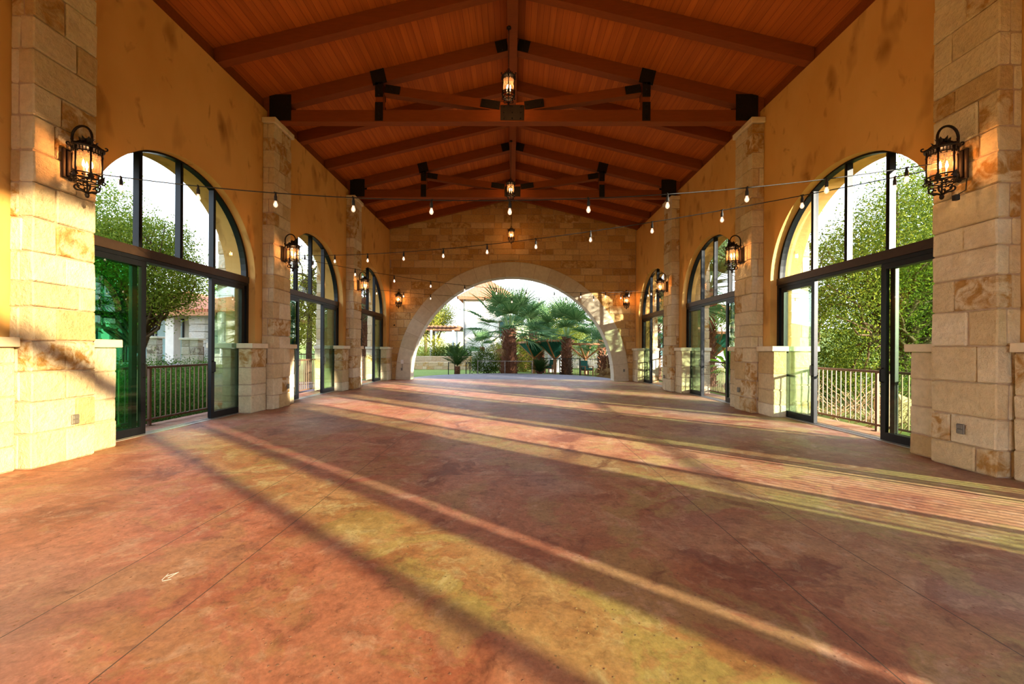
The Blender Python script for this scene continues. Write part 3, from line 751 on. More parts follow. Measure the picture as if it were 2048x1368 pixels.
# ------------------------------------------------------------------ string lights
sk=MB(); sk.lathe([(.006,0),(.011,-.006),(.013,-.03),(.019,-.045),(.019,-.095),(.015,-.10)],10); sk.tube([(-.02,0,.006),(.02,0,.006)],.008,6)
sk=sk.build('bulb_socket',RUBBER); 
bb=MB(); bb.lathe([(.012,-.098),(.015,-.112),(.025,-.140),(.026,-.153),(.020,-.170),(.007,-.180)],12); bb=bb.build('glass_bulb',BULB,sk)
ff=MB(); ff.lathe([(.003,-.115),(.008,-.135),(.009,-.150),(.003,-.160)],8); ff=ff.build('filament',BULBF,sk)
sk_me,bb_me,ff_me=sk.data,bb.data,ff.data
for o in (ff,bb,sk): bpy.data.objects.remove(o)
def strand(label,a,b,sag,ts,plug=False):
    r=thing('string_light',label,'string light',a,0,'strings of bare bulbs'); a=Vector(a); b=Vector(b)
    P=lambda t: (b-a)*t+Vector((0,0,-4*sag*t*(1-t)))
    mb=MB(); mb.tube([P(i/60) for i in range(61)],.0065,5); mb.build('cable',RUBBER,r)
    for t in ts:
        o=link('bulb_socket',sk_me,r); o.location=P(t); o.rotation_euler=(0,0,R.uniform(0,3))
        g=link('glass_bulb',bb_me,o); g=link('filament',ff_me,o)
    if plug:
        mb=MB(); mb.tube([b-a,b-a+Vector((.16,.02,.02)),b-a+Vector((.20,-.05,-.12)),b-a+Vector((.10,-.12,-.40)),b-a+Vector((.02,-.1,-.45))],.006,6)
        mb.cbox((b-a).x-.03,(b-a).x+.03,(b-a).y-.13,(b-a).y-.08,(b-a).z-.52,(b-a).z-.45,.008); mb.build('plug_cord',RUBBER,r)
Lx=PX-.20
def tsn(n,off=0): return [(i+.5+off)/n for i in range(n)]
strand('string of bulbs straight across between the two nearest lanterns',(-Lx,PC[0],3.66),(Lx,PC[0],3.80),.42,tsn(11),True)
strand('string of bulbs running from the plug cord lantern back to the second hedge-side lantern',(Lx,PC[0],3.74),(-Lx,PC[1],3.72),.30,tsn(12))
strand('string of bulbs from the second hedge-side lantern to the far tree-side lantern',(-Lx,PC[1],3.70),(Lx,PC[2],3.66),.42,tsn(12))
strand('farthest string of bulbs, straight across before the stone arch',(-Lx,PC[2],3.66),(Lx,PC[2],3.62),.32,tsn(11))

# ------------------------------------------------------------------ outlets and small fixtures
def outlet(label,loc,axis):
    r=thing('wall_outlet',label,'outlet',loc,axis,'grey outlets low on the stone')
    mb=MB(); mb.cbox(.004,.022,-.042,.042,-.062,.062,.006); mb.build('cover_plate',GREYPL,r)
    mb=MB(); mb.cbox(.022,.034,-.034,.034,.004,.054,.004); mb.cbox(.022,.034,-.034,.034,-.054,-.004,.004); mb.build('flip_lid',GREYPL,r)
XO=PX-.022
outlet('grey outlet at knee height on the sunlit nearest pillar',(-XO,PC[0]+.08,.52),0)
outlet('grey outlet on the tree-side nearest pillar',(XO,PC[0]-.02,.50),PI)
outlet('outlet on the second hedge-side pillar',(-XO,PC[1]+.22,.50),0)
outlet('outlet on the pillar between leaning tree and palm windows',(XO,PC[1]+.1,.50),PI)
outlet('outlet on the far tree-side pillar',(XO,PC[2]+.2,.50),PI)
outlet('lower outlet on the shaded foot of the stone arch',(-5.25,YB-.078,.50),-PI/2)
outlet('outlet on the dappled foot of the stone arch',(5.32,YB-.078,.50),-PI/2)
r=thing('junction_box','pale electrical box above the outlet on the arch foot','box',(-5.22,YB-.078,.85)); mb=MB(); mb.cbox(-.07,.07,-.06,-.002,-.10,.10,.01); mb.build('case',WHITEP,r); mb=MB(); mb.tube([(0,-.02,-.10),(0,-.02,-.28)],.012,8); mb.build('conduit',GREYPL,r)
r=thing('wall_sensor','small dark sensor knob on the end wall under the shaded lantern','sensor',(-5.62,YB-.03,2.60)); mb=MB(); mb.tube([(0,0,0),(0,-.05,0)],.03,10); mb.build('base_cap',RUBBER,r); mb=MB(); mb.tube([(0,-.05,0),(0,-.11,-.03)],.022,10); mb.build('lens_hood',RUBBER,r)

# ================================================================== OUTDOORS
gm=MB(); NX,NY=60,60
gx=np.linspace(-140,140,NX); gy=np.linspace(-60,170,NY)
def gz(x,y):
    r=max(0,abs(x)-26,y-48); return -.22+.10*min(r,90)+.5*math.sin(x*.07)*min(1,r/20)
gv=[(x,y,gz(x,y)) for y in gy for x in gx]
gm.add(gv,[(j*NX+i,j*NX+i+1,(j+1)*NX+i+1,(j+1)*NX+i) for j in range(NY-1) for i in range(NX-1)],smooth=True)
struct(gm.build('ground',LAWN),'green lawn around the pavilion','lawn')
hm=MB(); hn=24
hv=[(-60+85*i/hn,70+45*j/hn, .5+ (9.5+3*math.sin(i*.5))*(j/hn)**.7*(1-.35*i/hn)) for j in range(hn+1) for i in range(hn+1)]
hm.add(hv,[(j*(hn+1)+i,j*(hn+1)+i+1,(j+1)*(hn+1)+i+1,(j+1)*(hn+1)+i) for j in range(hn) for i in range(hn)],smooth=True)
struct(hm.build('hill',HILLM),'pale dry grass hillside beyond the garden','hill')
def foliage_mesh(name,blobs,n,ls,mat,seed,flat=.0,shell=.55,parent=None,droop=0.):
    rg=np.random.default_rng(seed); cs=[]; 
    wt=np.array([b[1][0]*b[1][1]*b[1][2] for b in blobs])**.8; wt/=wt.sum()
    for (c,r),w in zip(blobs,wt):
        k=int(n*w); nc=max(6,int(k/55))
        d=rg.normal(size=(nc,3)); d/=np.linalg.norm(d,axis=1)[:,None]; rad=(shell+(1-shell)*rg.random(nc))**.6
        cl=d*rad[:,None]; idx=rg.integers(0,nc,k); sp=.17*(1+.5*rg.random(k))
        p=cl[idx]+rg.normal(size=(k,3))*sp[:,None]
        cs.append(np.array(c)+p*np.array(r))
    p=np.concatenate(cs); k=len(p)
    nrm=rg.normal(size=(k,3)); nrm[:,2]=np.abs(nrm[:,2])+flat; nrm/=np.linalg.norm(nrm,axis=1)[:,None]
    a=rg.normal(size=(k,3)); a[:,2]-=droop; u=a-nrm*(a*nrm).sum(1)[:,None]; u/=np.linalg.norm(u,axis=1)[:,None]; v=np.cross(nrm,u)
    L=(ls*(.6+.8*rg.random(k)))[:,None]; Wd=L*.36
    V=np.stack([p-u*L*.5,p+v*Wd*.5+nrm*L*.06,p+u*L*.5,p-v*Wd*.5+nrm*L*.06],axis=1).reshape(-1,3)
    return leafmesh(name,V,rg.random(k),mat,parent)
def leafmesh(name,V,tint,mat,parent=None):
    k=len(V)//4; me=bpy.data.meshes.new(name); me.vertices.add(4*k); me.vertices.foreach_set('co',V.astype(np.float32).ravel())
    me.loops.add(4*k); me.loops.foreach_set('vertex_index',np.arange(4*k,dtype=np.int32))
    me.polygons.add(k); me.polygons.foreach_set('loop_start',np.arange(0,4*k,4,dtype=np.int32)); me.polygons.foreach_set('loop_total',np.full(k,4,dtype=np.int32))
    at=me.color_attributes.new('tint','FLOAT_COLOR','CORNER'); t=np.ones((4*k,4),dtype=np.float32); t[:,:3]=np.repeat(tint,4)[:,None]; at.data.foreach_set('color',t.ravel())
    me.materials.append(mat); me.update(calc_edges=True)
    return link(name,me,parent)
def wob(a,b,n,amp,rr):
    a=Vector(a); b=Vector(b); out=[]
    for i in range(n+1):
        t=i/n; k=amp*math.sin(PI*t)
        out.append(a.lerp(b,t)+Vector((rr.uniform(-k,k),rr.uniform(-k,k),rr.uniform(-k,k)*.5)))
    return out
def tree(name,label,loc,trunk,blobs,nleaf,ls,leaf,seed,tr=.14,bark=None,bare=0,group=None,nbr=9,cat='tree'):
    """trunk: list of local points; blobs: [(centre,radii)]"""
    r=thing(name,label,cat,loc,0,group); rr=random.Random(seed)
    mb=MB(); n=len(trunk); mb.tube(trunk,[tr*(1-.55*i/(n-1)) for i in range(n)],9)
    top=Vector(trunk[-1])
    for (c,rd) in blobs:
        for k in range(nbr):
            d=Vector((rr.gauss(0,1),rr.gauss(0,1),rr.gauss(.2,.8))).normalized(); e=Vector(c)+Vector((d.x*rd[0],d.y*rd[1],d.z*rd[2]))*.8
            st=Vector(trunk[rr.randrange(max(1,n//2),n)]) if n>2 else top
            pts=wob(st,e,6,(e-st).length*.10,rr); mb.tube(pts,[tr*.42*(1-.85*i/6)+.006 for i in range(7)],6)
            for q in range(2):
                s2=pts[rr.randrange(2,5)]; e2=s2+Vector((rr.gauss(0,.5),rr.gauss(0,.5),rr.gauss(.15,.4)))*rd[0]*.6; mb.tube(wob(s2,e2,4,.06,rr),[.02*(1-.2*i) for i in range(5)],5)
    for k in range(bare):
        st=Vector(trunk[rr.randrange(0,n)]); e=st+Vector((rr.uniform(-1.6,1.6),rr.uniform(-1.2,1.2),rr.uniform(-.6,1.4))); mb.tube(wob(st,e,6,.15,rr),[.028*(1-.13*i) for i in range(7)],5)
    mb.build('trunk',bark or BARK,r)
    foliage_mesh('crown',blobs,nleaf,ls,leaf,seed,parent=r)
    return r
def shrub(name,label,loc,rad,nleaf,ls,leaf,seed,group=None,cat='shrub'):
    r=thing(name,label,cat,loc,0,group); rr=random.Random(seed)
    mb=MB()
    for k in range(7):
        e=(rr.uniform(-.6,.6)*rad[0],rr.uniform(-.6,.6)*rad[1],rad[2]*rr.uniform(.9,1.5)); mb.tube(wob((rr.uniform(-.08,.08),rr.uniform(-.08,.08),0),e,4,.05,rr),[.022*(1-.18*i) for i in range(5)],5)
    mb.build('stem',BARK,r); foliage_mesh('foliage',[((0,0,rad[2]*.95),rad)],nleaf,ls,leaf,seed,parent=r); return r
# ---- palms
def frond_mesh(seed,Lp,Lb,nb=30,spread=2.0,droop=.35,mat=None):
    rr=random.Random(seed); V=[];T=[]
    def strip(pts,ws,side):
        for i in range(len(pts)-1):
            a,b=pts[i],pts[i+1]; V.extend([a-side*ws[i],a+side*ws[i],b+side*ws[i+1],b-side*ws[i+1]]); 
    hub=Vector((Lp,0,-.10*Lp))
    pts=[Vector((Lp*t,0,-.10*Lp*t*t)) for t in (0,.25,.5,.75,1)]
    strip(pts,[.035,.03,.024,.018,.014],Vector((0,1,0))); T+= [.95]*4
    for k in range(nb):
        a=(k/(nb-1)-.5)*2*spread; d=Vector((math.cos(a),math.sin(a),0)); sd=Vector((-d.y,d.x,(.35 if k%2 else -.35))).normalized()
        L=Lb*(.72+.28*math.cos(a*.7))*rr.uniform(.92,1.05); dr=droop*rr.uniform(.7,1.4)
        P=[hub+d*(L*t)+Vector((0,0,.10*L*abs(math.sin(a))*t - dr*L*max(0,t-.45)**1.6)) for t in (0,.3,.55,.8,1.)]
        w=L*.30*spread*2/nb*.62; strip(P,[.006,w,w*.85,w*.45,.003],sd); T+=[rr.random()*.75]*4
    me=leafmesh('frond',np.array([tuple(x) for x in V]),np.array(T),mat or PALML); d=me.data; bpy.data.objects.remove(me); return d
FR=[frond_mesh(i,1.30,1.15,spread=2.1,droop=.22+.12*i) for i in range(3)]
FRD=frond_mesh(9,.8,.7,nb=18,spread=1.2,droop=1.0,mat=DEAD)
def palm(name,label,loc,h,rt,nf,sc,seed,group,lean=(0,0),dead=0,lo=-.75,boots=130):
    r=thing(name,label,'palm tree',loc,0,group); rr=random.Random(seed)
    P=lambda t: Vector((lean[0]*t*t,lean[1]*t*t,h*t))
    mb=MB(); mb.tube([P(i/8) for i in range(9)],[rt*(1.1-.35*i/8) for i in range(9)],12); mb.build('trunk',PBARK,r)
    mb=MB()
    for k in range(boots):
        t=(k+rr.random())/boots; a=k*2.4+rr.uniform(-.2,.2); c=P(t); rad=rt*(1.1-.35*t)*.97; d=Vector((math.cos(a),math.sin(a),0)); q=Vector((-d.y,d.x,0)); l=rr.uniform(.16,.30)*(.6+rt); w=rr.uniform(.05,.09)*(.6+rt)
        b=c+d*rad; tip=b+d*l*.75+Vector((0,0,l*rr.uniform(.2,.9)))
        mb.add([b-q*w+Vector((0,0,-.06)),b+q*w+Vector((0,0,-.06)),b+q*w*.7+Vector((0,0,.05)),b-q*w*.7+Vector((0,0,.05)),tip-q*w*.35,tip+q*w*.35],[(0,1,5,4),(3,2,5,4),(1,2,5),(0,4,3)],tn())
    mb.build('leaf_base_skirt',PBOOT,r)
    top=P(1)
    for k in range(nf):
        t=k/(nf-1); el=1.42-(1.42-lo)*t**1.05+rr.uniform(-.08,.08); az=k*2.399+rr.uniform(-.25,.25)
        o=link('frond',FR[min(2,int(t*3))],r); o.location=top+Vector((math.cos(az),math.sin(az),0))*rt*.4+Vector((0,0,.12*(1-t)))
        o.rotation_euler=(rr.uniform(-.3,.3),-el,az); o.scale=(sc*rr.uniform(.88,1.08),)*3
    for k in range(dead):
        az=rr.uniform(0,2*PI); o=link('dry_frond',FRD,r); o.location=top+Vector((math.cos(az)*rt,math.sin(az)*rt,-rr.uniform(.1,h*.45))); o.rotation_euler=(0,1.1+rr.uniform(-.2,.35),az); o.scale=(sc*rr.uniform(.7,1.1),)*3
    return r
PG='fan palms in the garden'
GZ=-.22
palm('fan_palm','biggest fan palm centred in the arch opening, thick shaggy trunk',(-.2,25.7,GZ),3.05,.50,32,1.28,1,PG,dead=3,lo=-.30)
palm('fan_palm','second fan palm in the arch, before the wooden shade frame',(3.55,26.2,GZ),2.55,.32,24,1.22,2,PG,lo=-.12)
palm('fan_palm','slim orange-lit fan palm between two green canopies',(2.05,29.5,GZ),2.35,.28,14,.85,3,PG,lo=.25)
palm('fan_palm','tan-trunked palm just behind the biggest fan palm',(1.75,34,GZ),3.4,.40,26,1.15,4,PG,dead=14)
palm('fan_palm','tan-trunked palm partly hidden by the biggest palm trunk',(1.0,36.5,GZ),3.0,.35,24,1.1,5,PG,dead=12)
palm('fan_palm','short palm with ragged dark trunk at the very edge of the arch',(5.25,22.6,GZ),1.35,.20,5,.8,6,PG,dead=16,lo=.5)
palm('fan_palm','palm whose fronds hang outside the middle tree-side window',(9.3,19.0,GZ),4.6,.28,30,1.25,7,PG,dead=6)
palm('fan_palm','palm behind the arch edge beyond the wooden canopy',(6.6,29.5,GZ),3.1,.28,28,1.1,8,PG)
palm('fan_palm','palm outside the narrow tree-side window by the end wall',(8.6,24.0,GZ),3.2,.25,26,1.05,10,PG)
palm('fan_palm','dark shaggy palm trunk outside the narrow hedge-side window',(-8.3,22.6,GZ),4.6,.33,20,1.1,11,PG,boots=220)
palm('fan_palm','little bright palm on the terrace before the white house',(-2.6,34.5,.9),.75,.12,16,.75,12,PG,lo=.0)
palm('fan_palm','palm by the low stone piers, small dark crown',(-12.6,19.0,GZ),1.5,.16,18,.7,13,PG)
# ---- cycads
def cycfrond(seed,L):
    rr=random.Random(seed); V=[];T=[]
    def P(t): return Vector((L*t*.95,0,L*(.26*t-.30*t*t)))
    for i in range(8):
        a,b=P(i/8),P((i+1)/8); w=.012; V.extend([a+Vector((0,-w,0)),a+Vector((0,w,0)),b+Vector((0,w,0)),b+Vector((0,-w,0))]); T.append(.9)
    n=30
    for i in range(n):
        t=.12+.87*i/n; c=P(t); l=L*.20*math.sin(PI*(.15+.8*t))
        for s in (-1,1):
            d=Vector((.55,s*.8,-.12)).normalized(); q=Vector((.02,0,0)); e=c+d*l; V.extend([c-q*.6,c+q*.6,e+q*.3,e-q*.3]); T.append(rr.random()*.8)
    o=leafmesh('frond',np.array([tuple(x) for x in V]),np.array(T),CYCL); d=o.data; bpy.data.objects.remove(o); return d
CF=[cycfrond(i,1.35) for i in range(2)]
def cycad(label,loc,h,nf,sc,seed):
    r=thing('sago_palm',label,'cycad',loc,0,'sago palms in the garden'); rr=random.Random(seed)
    mb=MB(); mb.tube([(0,0,0),(0,0,h*.5),(0,0,h)],[.15,.17,.16],12)
    for k in range(60):
        a=k*2.4; z=h*k/60; d=Vector((math.cos(a),math.sin(a),0)); q=Vector((-d.y,d.x,0)); b=d*.15+Vector((0,0,z)); mb.add([b-q*.04,b+q*.04,b+d*.09+Vector((0,0,.07))],[(0,1,2)])
    mb.build('trunk',PBARK,r)
    for k in range(nf):
        t=k/(nf-1); o=link('frond',CF[k%2],r); az=k*2.4+rr.uniform(-.2,.2); o.location=(0,0,h); o.rotation_euler=(0,-(1.22-.85*t+rr.uniform(-.06,.06)),az); o.scale=(sc*rr.uniform(.9,1.05),)*3
cycad('sago palm with stiff arching fronds at the apron edge on the lawn side',(-3.42,25.0,GZ),.62,24,1.05,1)
cycad('dark sago palm clump between the biggest and second fan palms',(1.75,25.4,GZ),.25,36,.82,2)
cycad('sago palm on the raised bed behind the lawn',(-5.2,36,.55),.35,26,1.1,3)

# ---- garden shrubs and trees
SH='shrubs around the pavilion'
shrub('shrub','olive round shrub touching the biggest palm trunk',(-1.65,26.6,GZ),(1.05,.9,.85),5200,.11,LEAFD,21,SH)
shrub('shrub','yellow leafy bush just behind the biggest palm trunk',(.8,31,GZ),(1.3,1.2,1.3),3000,.16,LEAFY,22,SH)
shrub('shrub','yellow bush at the lawn end beside the arch foot',(-7.6,36.3,.3),(1.5,1.2,1.3),3500,.15,LEAFY,23,SH)
shrub('shrub','dark shrub on the terrace below the white house',(-5.9,36.0,.4),(1.2,.9,.75),3000,.13,LEAFD,24,SH)
shrub('shrub','green shrub under the little bright palm',(-3.9,36.2,.4),(1.2,.9,.7),3000,.13,HEDGE,25,SH)
shrub('shrub','yellow-green bush right of the little bright palm',(-1.4,34.0,.3),(.9,.9,.85),2500,.13,LEAFY,26,SH)
shrub('shrub','olive bush behind the wooden canopy',(6.2,35,.9),(2.0,1.4,1.4),4500,.15,LEAFY,27,SH)
shrub('shrub','broad bush above the grey retaining wall',(4.6,40,1.6),(2.2,1.5,1.5),3500,.17,LEAF,28,SH)
HG='hedge bushes behind the brown railing'
hl=['nearest hedge bush behind the deep green glass','full hedge bush behind the red top rail','hedge bush in the middle of the open door','hedge bush by the blue buttress','tall hedge bush in the second row behind deep green glass','second-row hedge bush below the stone piers','second-row hedge bush toward the buttress','low bush before the hidden palm']
for i,(x,y,a,b,c) in enumerate(((-8.3,5.6,.9,1.1,.58),(-8.2,7.4,.8,1.1,.56),(-8.3,9.2,.9,1.1,.54),(-8.4,10.9,.9,1.0,.50),(-10.1,8.6,1.1,1.3,.78),(-10.0,11.0,1.1,1.3,.66),(-9.9,13.0,1.0,1.2,.6),(-11.4,15.0,1.0,1.1,.6))):
    shrub('hedge_bush',hl[i],(x,y,GZ),(a,b,c),15000,.055,HEDGE,40+i,HG)
TG='trees around the pavilion'
tree('shade_tree','bright green tree seen through the deep green door glass',(-10.6,11.0,GZ),[(0,0,0),(.05,0,.8),(.25,.1,1.5),(.35,.1,2.1)],[((.0,0,3.8),(1.5,1.5,1.2)),((-.75,-.3,5.1),(1.15,1.1,1.0)),((.85,.2,3.6),(.85,.9,.95)),((.75,.2,4.7),(.7,.7,.6)),((-1.2,0,3.4),(1.1,1.0,1.0))],66000,.074,LEAFS,61,.11,group=TG)
tree('shade_tree','tree behind the bright green one, filling the glass edge',(-15.0,12.5,GZ),[(0,0,0),(0,0,1.5),(0,0,2.6)],[((0,0,4.6),(2.2,2.2,2.2))],12000,.16,LEAFD,62,.14,group=TG)
tree('conifer_tree','dark-trunked loose conifer outside the middle hedge-side door',(-10.1,19.8,GZ),[(0,0,0),(0,0,1.6),(.05,0,3.5),(0,0,5.2)],[((0,0,2.9),(1.7,1.7,.9)),((0,0,4.2),(1.5,1.5,.9)),((.1,0,5.6),(1.1,1.1,1.1))],26000,.07,LEAFY,63,.17,group=TG,nbr=8)
tree('leaning_tree','big leaning tree with bare twisted branches outside the nearest tree-side door',(11.6,10.6,GZ),[(0,0,0),(-.35,.1,.7),(-.9,.25,1.4),(-1.2,.3,2.1),(-1.35,.35,2.9)],[((-.9,.3,4.5),(1.7,1.6,1.5)),((.4,.3,5.7),(1.9,1.8,1.6)),((-2.0,.4,2.6),(1.25,1.3,1.0)),((-2.1,.5,3.9),(1.3,1.3,1.3)),((.3,.1,3.1),(1.5,1.2,1.3)),((-1.2,.9,1.3),(1.4,1.0,.9))],82000,.072,LEAF,64,.16,bare=26,group=TG)
for i,(x,y,a_,b_,c_,lb) in enumerate(((12.2,13.6,1.5,1.2,1.1,'leafy bush behind the leaning trunk'),(9.9,13.4,1.2,1.1,.95,'bush behind the dry sticks under the leaning tree'),(14.6,9.9,1.2,1.3,.9,'low bush on the lawn outside the tree-side door'),(17.5,12.5,1.6,1.5,1.3,'broad dark bush at the lawn edge past the leaning tree'))):
    shrub('shrub',lb,(x,y,GZ),(a_,b_,c_),5000,.11,LEAFD if i%2 else LEAF,140+i,SH)
tree('shade_tree','loose leafy tree outside, between the two largest tree-side doors',(10.6,14.3,GZ),[(0,0,0),(0,0,1.5),(.05,0,2.8)],[((0,0,4.5),(1.5,1.5,1.4)),((-.3,.2,3.0),(1.0,1.0,.8))],5200,.13,LEAF,165,.12,group=TG)
tree('shade_tree','dense dark tree standing behind the leaning tree',(16.5,15.5,GZ),[(0,0,0),(0,0,1.6),(0,0,3.0)],[((0,0,4.6),(3.2,2.8,2.9)),((-1.6,0,2.6),(2.0,1.8,1.7))],22000,.17,LEAFD,65,.2,group=TG)
tree('shade_tree','dark tree beyond the lawn past the leaning tree',(25,22.5,GZ),[(0,0,0),(0,0,1.8),(0,0,3.2)],[((0,0,5.6),(3.6,3.0,3.8))],15000,.2,LEAFD,66,.22,group=TG)
tree('shade_tree','yellow-green spreading tree over the dark pergola',(-8.0,41,.4),[(0,0,0),(0,0,1.4),(.1,0,2.4)],[((0,0,4.6),(2.0,1.9,1.5)),((-1.5,0,3.9),(1.6,1.5,1.2))],12000,.17,LEAFY,67,.16,group=TG)
tree('shade_tree','yellow-lit tree behind the second fan palm',(4.9,45,.5),[(0,0,0),(0,0,1.6),(0,0,2.6)],[((0,0,3.6),(2.5,2.3,2.0))],11000,.2,LEAFY,68,.2,group=TG)
tree('shade_tree','tree filling the gap behind the narrow tree-side door',(13.4,30.5,GZ),[(0,0,0),(0,0,1.7),(0,0,3.0)],[((0,0,4.4),(2.2,2.2,2.4))],10000,.18,LEAF,69,.18,group=TG)
tree('shade_tree','pale tree behind the conifer across the path',(-15.5,28.5,GZ),[(0,0,0),(0,0,1.8),(0,0,3.0)],[((0,0,4.4),(2.6,2.5,2.4))],10000,.18,LEAFY,70,.2,group=TG)
tree('shade_tree','leafy tree peeping over the terracotta roof',(-23.5,35.5,GZ),[(0,0,0),(0,0,2.4),(0,0,4.0)],[((0,0,6.0),(3.4,3.0,2.6))],11000,.2,LEAF,71,.24,group=TG)
tree('shade_tree','far tree above the pale hillside',(-13.5,62,1.0),[(0,0,0),(0,0,2.4),(0,0,4.0)],[((0,0,6.4),(3.6,3.0,3.0))],8000,.26,LEAF,72,.26,group=TG)
# dry brush below the leaning tree
bs=MB(); rr=random.Random(5)
for k in range(130):
    x,y=rr.uniform(7.5,10.2),rr.uniform(7.5,12.0); a=rr.uniform(0,2*PI); l=rr.uniform(.5,1.4)
    bs.tube(wob((x,y,GZ),(x+math.cos(a)*l*.7,y+math.sin(a)*l*.7,GZ+l*rr.uniform(.4,1.0)),4,.10,rr),[.012,.010,.008,.006,.003],4)
o=bs.build('dry_brush',STICK); tag(o,'tangle of pale dry sticks behind the railing under the leaning tree','brush',kind='stuff')
def rock(label,loc,s,mat,seed):
    rr=random.Random(seed); mb=MB(); vs=[];n=10
    for i in range(1,6):
        th=PI*i/6
        for k in range(n):
            a=2*PI*k/n; q=rr.uniform(.82,1.1); vs.append((s[0]*math.sin(th)*math.cos(a)*q,s[1]*math.sin(th)*math.sin(a)*q,s[2]*math.cos(th)*q))
    vs+=[(0,0,s[2]),(0,0,-s[2])]; fs=[(i*n+k,(i+1)*n+k,(i+1)*n+(k+1)%n,i*n+(k+1)%n) for i in range(4) for k in range(n)]
    fs+=[(len(vs)-2,k,(k+1)%n) for k in range(n)]+[(len(vs)-1,4*n+(k+1)%n,4*n+k) for k in range(n)]
    mb.add(vs,fs,tn()); o=mb.build('rock',mat); o.location=loc; tag(o,label,'rock','rocks on the lawn'); return o
rock('white boulder on the lawn behind the leaning trunk',(13.2,11.6,.1),(.55,.45,.42),GREYST,1)
rock('flat pale rock on the lawn near the white boulder',(15.2,14.2,-.08),(.8,.5,.22),GREYST,2)
rock('square brown stone in the dry brush',(9.1,9.6,.12),(.42,.36,.38),TANST,3)
rock('pale stones heaped outside the middle tree-side railing',(8.7,15.4,.1),(.55,.5,.4),GREYST,4)
# broad-leaved plant outside the middle tree-side door
def broadplant(label,loc,seed,n=14,L=1.3):
    r=thing('broad_leaf_plant',label,'plant',loc,0,'broad leaf plants'); rr=random.Random(seed)
    for k in range(n):
        az=k*2.4; l=L*rr.uniform(.7,1.1); el=rr.uniform(.35,1.2); V=[]
        P=[Vector((l*t*math.cos(el),0,l*(t*math.sin(el)-.55*t*t*math.cos(el)))) for t in (0,.3,.5,.7,.88,1)]; ws=[.02,.03,.13,.15,.09,.004]
        for i in range(5):
            a,b=P[i],P[i+1]
            for s in (-1,1): V.extend([a,a+Vector((0,s*ws[i],ws[i]*.35)),b+Vector((0,s*ws[i+1],ws[i+1]*.35)),b])
        o=leafmesh('leaf',np.array([tuple(x) for x in V]),np.array([rr.random()]*10),BANANA,r); o.rotation_euler=(0,0,az)
    mb=MB(); mb.tube([(0,0,-.1),(0,0,.25)],[.07,.05],8); mb.build('stalk',BARK,r)
broadplant('broad-leaved bright green plant under the hanging palm fronds',(8.9,16.6,.75),1)
broadplant('second broad-leaved plant lower by the pale stones',(9.6,17.6,.3),2)
def blockwall(name,label,p0,p1,h,th,mat,group,bw=(.3,.8),bh=(.2,.34),cat='wall',cap=True):
    a=Vector((p0[0],p0[1],0)); b=Vector((p1[0],p1[1],0)); L=(b-a).length
    r=thing(name,label,cat,p0,math.atan2(b.y-a.y,b.x-a.x),group)
    mb=MB(); zs=courses(0,h,*bh)
    for za,zb in zip(zs,zs[1:]):
        q=splits(0,L,*bw)
        for c,d in zip(q,q[1:]): mb.cbox(c+.006,d-.006,0,th,za+.004,zb-.004,.02,.008,tn())
    mb.box(.02,L-.02,.02,th-.02,0,h-.02,(.3,.3,.3)); mb.build('stonework',mat,r)
    if cap:
        mb=MB(); q=splits(-.04,L+.04,.6,1.2)
        for c,d in zip(q,q[1:]): mb.cbox(c+.003,d-.003,-.05,th+.05,h,h+.08,.01,.003,tn())
        mb.build('coping',CAP,r)
    return r
RW='garden retaining walls'
blockwall('retaining_wall','low tan stone wall along the far edge of the lawn',(-12,33.0,GZ),(-3.0,33.0,GZ),.62,.4,TANST,RW,cap=False)
blockwall('retaining_wall','upper stone wall of the raised bed behind the lawn',(-12,34.2,GZ),(-2.6,34.2,GZ),1.1,.4,TANST,RW,cap=False)
blockwall('retaining_wall','grey stone wall behind the pool fence',(2.6,37.5,GZ),(11.5,37.5,GZ),2.0,.4,GREYST,RW)
blockwall('garden_wall','cream stone wall before the white house, behind the olive shrub',(-3.2,31.5,GZ),(-1.6,31.5,GZ),1.45,.45,GREYST,'stone piers in the garden',cat='pier')
blockwall('stone_pier','stone pier with dark coping in front of the terracotta house',(-11.85,14.2,GZ),(-11.2,14.2,GZ),1.95,.25,GREYST,'stone piers in the garden',bw=(.3,.6),cat='pier')
blockwall('stone_pier','stone pier cut by the door stile beside the ramp rail',(-13.1,14.2,GZ),(-12.7,14.2,GZ),2.0,.25,GREYST,'stone piers in the garden',bw=(.3,.6),cat='pier')
mb=MB(); mb.box(-13.5,-7.0,14.9,19.2,-.23,-.16); struct(mb.build('path',PAVE),'mauve paved path outside the middle hedge-side door','path')
mb=MB(); mb.box(-19,-11.2,15.6,18.6,-.23,.75); struct(mb.build('ramp_path',PAVE),'mauve paved ramp before the terracotta house','path')

# ---- houses
def hip_roof(x0,x1,y0,y1,z,h,ov,mat,parent,name='roof'):
    x0-=ov;x1+=ov;y0-=ov;y1+=ov; d=min(x1-x0,y1-y0)/2; mb=MB()
    if x1-x0>=y1-y0: A=(x0+d,(y0+y1)/2,z+h);B=(x1-d,(y0+y1)/2,z+h)
    else: A=((x0+x1)/2,y0+d,z+h);B=((x0+x1)/2,y1-d,z+h)
    P=[(x0,y0,z),(x1,y0,z),(x1,y1,z),(x0,y1,z)]; P2=[(a,b,c-.14) for a,b,c in P]
    if x1-x0>=y1-y0: F=[(0,1,9,8),(1,2,9),(2,3,8,9),(3,0,8)]
    else: F=[(0,1,8),(1,2,9,8),(2,3,9),(3,0,8,9)]
    mb.add(P+P2+[A,B],F+[(4,5,1,0),(5,6,2,1),(6,7,3,2),(7,4,0,3),(7,6,5,4)]); return mb.build(name,mat,parent)
